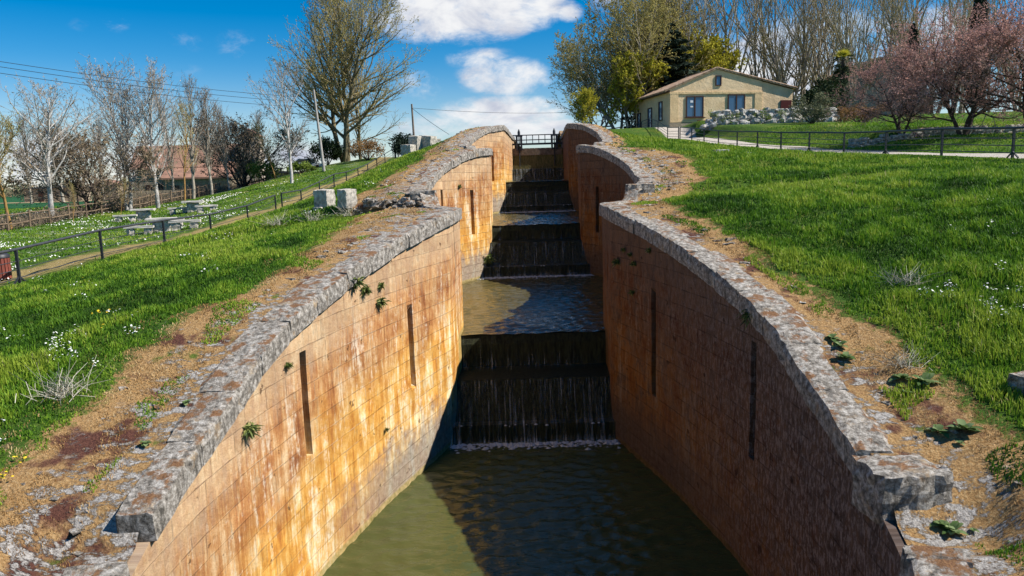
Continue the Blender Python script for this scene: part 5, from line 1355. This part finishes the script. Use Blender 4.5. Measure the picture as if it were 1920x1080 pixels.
# boulder wall below the house
def boulders():
    a = atY(1312, 241, 76); r = empty('boulder_wall', (a.x, 76, a.z)); tag(r, 'retaining wall of big white boulders with plants between them below the house', 'wall'); rg = random.Random(4); n = 0
    x = 0.
    for row in range(3):
        x = .1 + row * .55; L = 13.6
        while x < L:
            w = rg.uniform(.55, 1.25); h = rg.uniform(.45, .68); 
            X = a.x + x + w / 2; Y = 75.9 + row * .28 + rg.uniform(-.1, .1); z = max(gzf(X, 75.3), a.z - .1) - .05 + row * .5 + h / 2
            v, f = rough_block(w * 1.05, .7, h * 1.12, rg.randrange(99999), (3, 3, 3), .075, .4); o = link('boulder', mk_mesh('boulder', v, f, M['whitestone'] if x < 9.6 or rg.random() < .6 else M['stone'], smooth=False), r, (X - a.x, Y - 76, z - a.z)); o.rotation_euler = (rg.uniform(-.2, .2), rg.uniform(-.25, .25), rg.uniform(-.3, .3)); x += w; n += 1
    rg2 = np.random.default_rng(6); pts = []
    for i in range(24):
        X = rg2.uniform(1, 12); c = np.array([X, -.45 + rg2.uniform(0, .5), rg2.uniform(.25, 1.5)]); pts.append(c + rg2.normal(0, .16, (60, 3)))
    pts = np.concatenate(pts); V, f = leaf_quads(pts, .07, rg2); link('plants', mk_mesh('plants', V, f, [LF['green']]), r)
boulders()
def drywall():
    a = atY(1592, 257, 47); r = empty('dry_stone_wall', (a.x, 47, a.z)); tag(r, 'long low dry stone wall under the blossom trees', 'wall'); rg = random.Random(14); V = []; Fc = []
    for row in range(3):
        x = 0.
        while x < 24:
            w = rg.uniform(.3, .75); X = a.x + x + w / 2; z = gzf(X, 46.5) - .04 + row * .2 + .1
            if not (row == 2 and rg.random() < .25):
                v, f = rough_block(w * .97, .5, .22, rg.randrange(99999), (3, 3, 2), .02, .3); v = v + np.array([X - a.x, rg.uniform(-.06, .06), z - a.z]); o = len(V); V += v.tolist(); Fc += [tuple(k + o for k in q) for q in f]
            x += w
    link('stonework', mk_mesh('stonework', V, Fc, M['stone']), r)
drywall()

# ------------------------------------------------------------------ sky and sun
EL = R(46); SAZ = math.atan2(.992, -.12)       # azimuth clockwise from +Y
sd = Vector((sin(SAZ) * cos(EL), cos(SAZ) * cos(EL), sin(EL)))
sun = bpy.data.lights.new('sun', 'SUN'); sun.energy = 5.0; sun.angle = R(.5); sun.color = (1, .945, .87)
so = bpy.data.objects.new('sun', sun); COL.objects.link(so); so.rotation_euler = sd.to_track_quat('Z', 'Y').to_euler(); so.location = (40, -10, 60)
w = bpy.data.worlds.new('World'); SC.world = w; w.use_nodes = True; nt = w.node_tree
sky = nd(nt, 'ShaderNodeTexSky', sky_type='NISHITA', sun_disc=False, sun_elevation=EL, sun_rotation=SAZ, altitude=800, air_density=1.0, dust_density=.3, ozone_density=3.0)
bg = nt.nodes['Background']; bg.inputs['Strength'].default_value = .05
tc = nd(nt, 'ShaderNodeTexCoord').outputs['Generated']
sx = nd(nt, 'ShaderNodeSeparateXYZ', {0: tc}); az = mth(nt, 'ARCTAN2', sx.outputs[0], sx.outputs[1]); el = mth(nt, 'ARCSINE', sx.outputs[2])
acc = None
for px, py, rx, ry, wgt in [(870, 25, 210, 62, 1.15), (1010, 8, 70, 45, .9), (820, 60, 90, 30, .7), (1065, 20, 36, 26, .7), (1140, 5, 45, 24, .7), (950, 145, 110, 44, .9), (905, 110, 80, 26, .55), (940, 215, 150, 44, 1.05), (1000, 245, 130, 30, 1.0), (810, 240, 110, 34, .7), (785, 160, 60, 40, .5), (330, 310, 230, 62, .8), (70, 310, 160, 66, .75), (215, 38, 34, 22, .36), (450, 85, 50, 34, .3), (340, 78, 50, 24, .26), (310, 130, 70, 16, .24), (1450, 130, 260, 110, .85), (1750, 90, 200, 90, .6), (560, 290, 120, 30, .7), (150, 45, 24, 14, .2)]:
    d = ray(px, py); n = math.sqrt(sum(c * c for c in d)); a0, e0 = math.atan2(d[0], d[1]), math.asin(d[2] / n)
    u = mth(nt, 'DIVIDE', mth(nt, 'SUBTRACT', az, a0), rx / F); v = mth(nt, 'DIVIDE', mth(nt, 'SUBTRACT', el, e0), ry / F)
    q = mth(nt, 'SUBTRACT', 1.0, mth(nt, 'ADD', mth(nt, 'MULTIPLY', u, u), mth(nt, 'MULTIPLY', v, v)))
    q = mth(nt, 'MULTIPLY', mth(nt, 'MAXIMUM', q, 0.0), wgt)
    acc = q if acc is None else mth(nt, 'MAXIMUM', acc, q)
cv = nd(nt, 'ShaderNodeCombineXYZ', {0: az, 1: mth(nt, 'MULTIPLY', el, 1.9), 2: 0.0}).outputs[0]
fb = noise(nt, cv, 7, 12, .66, .6); fb2 = noise(nt, cv, 22, 10, .65, .4)
den = mth(nt, 'ADD', acc, mth(nt, 'MULTIPLY', mth(nt, 'SUBTRACT', mth(nt, 'ADD', mth(nt, 'MULTIPLY', fb, .6), mth(nt, 'MULTIPLY', fb2, .4)), .52), 3.6))
cm = mth(nt, 'MULTIPLY', sstep(nt, den, .05, 1.0), sstep(nt, acc, .0, .5))
shade = sstep(nt, noise(nt, mapping(nt, cv, (1, 1, 1), (.03, -.04, 0)), 9, 8, .6, .3), .42, .66)
ccol = mix(nt, shade, (12.0, 12.1, 12.3), (7.2, 7.7, 9.2))
hsv = nd(nt, 'ShaderNodeHueSaturation', {'Saturation': mth(nt, 'ADD', 1.0, mth(nt, 'MULTIPLY', sstep(nt, el, .0, .16), .6)), 'Value': 1.6, 'Color': sky.outputs[0]}).outputs[0]
nt.links.new(mix(nt, cm, hsv, ccol), bg.inputs['Color'])
SC.view_settings.view_transform = 'Standard'; SC.view_settings.look = 'None'; SC.view_settings.exposure = 0.6; SC.view_settings.gamma = 1.0
SC.render.engine = 'CYCLES'
SC.cycles.max_bounces = 6; SC.cycles.diffuse_bounces = 1; SC.cycles.transparent_max_bounces = 12; SC.cycles.use_denoising = True
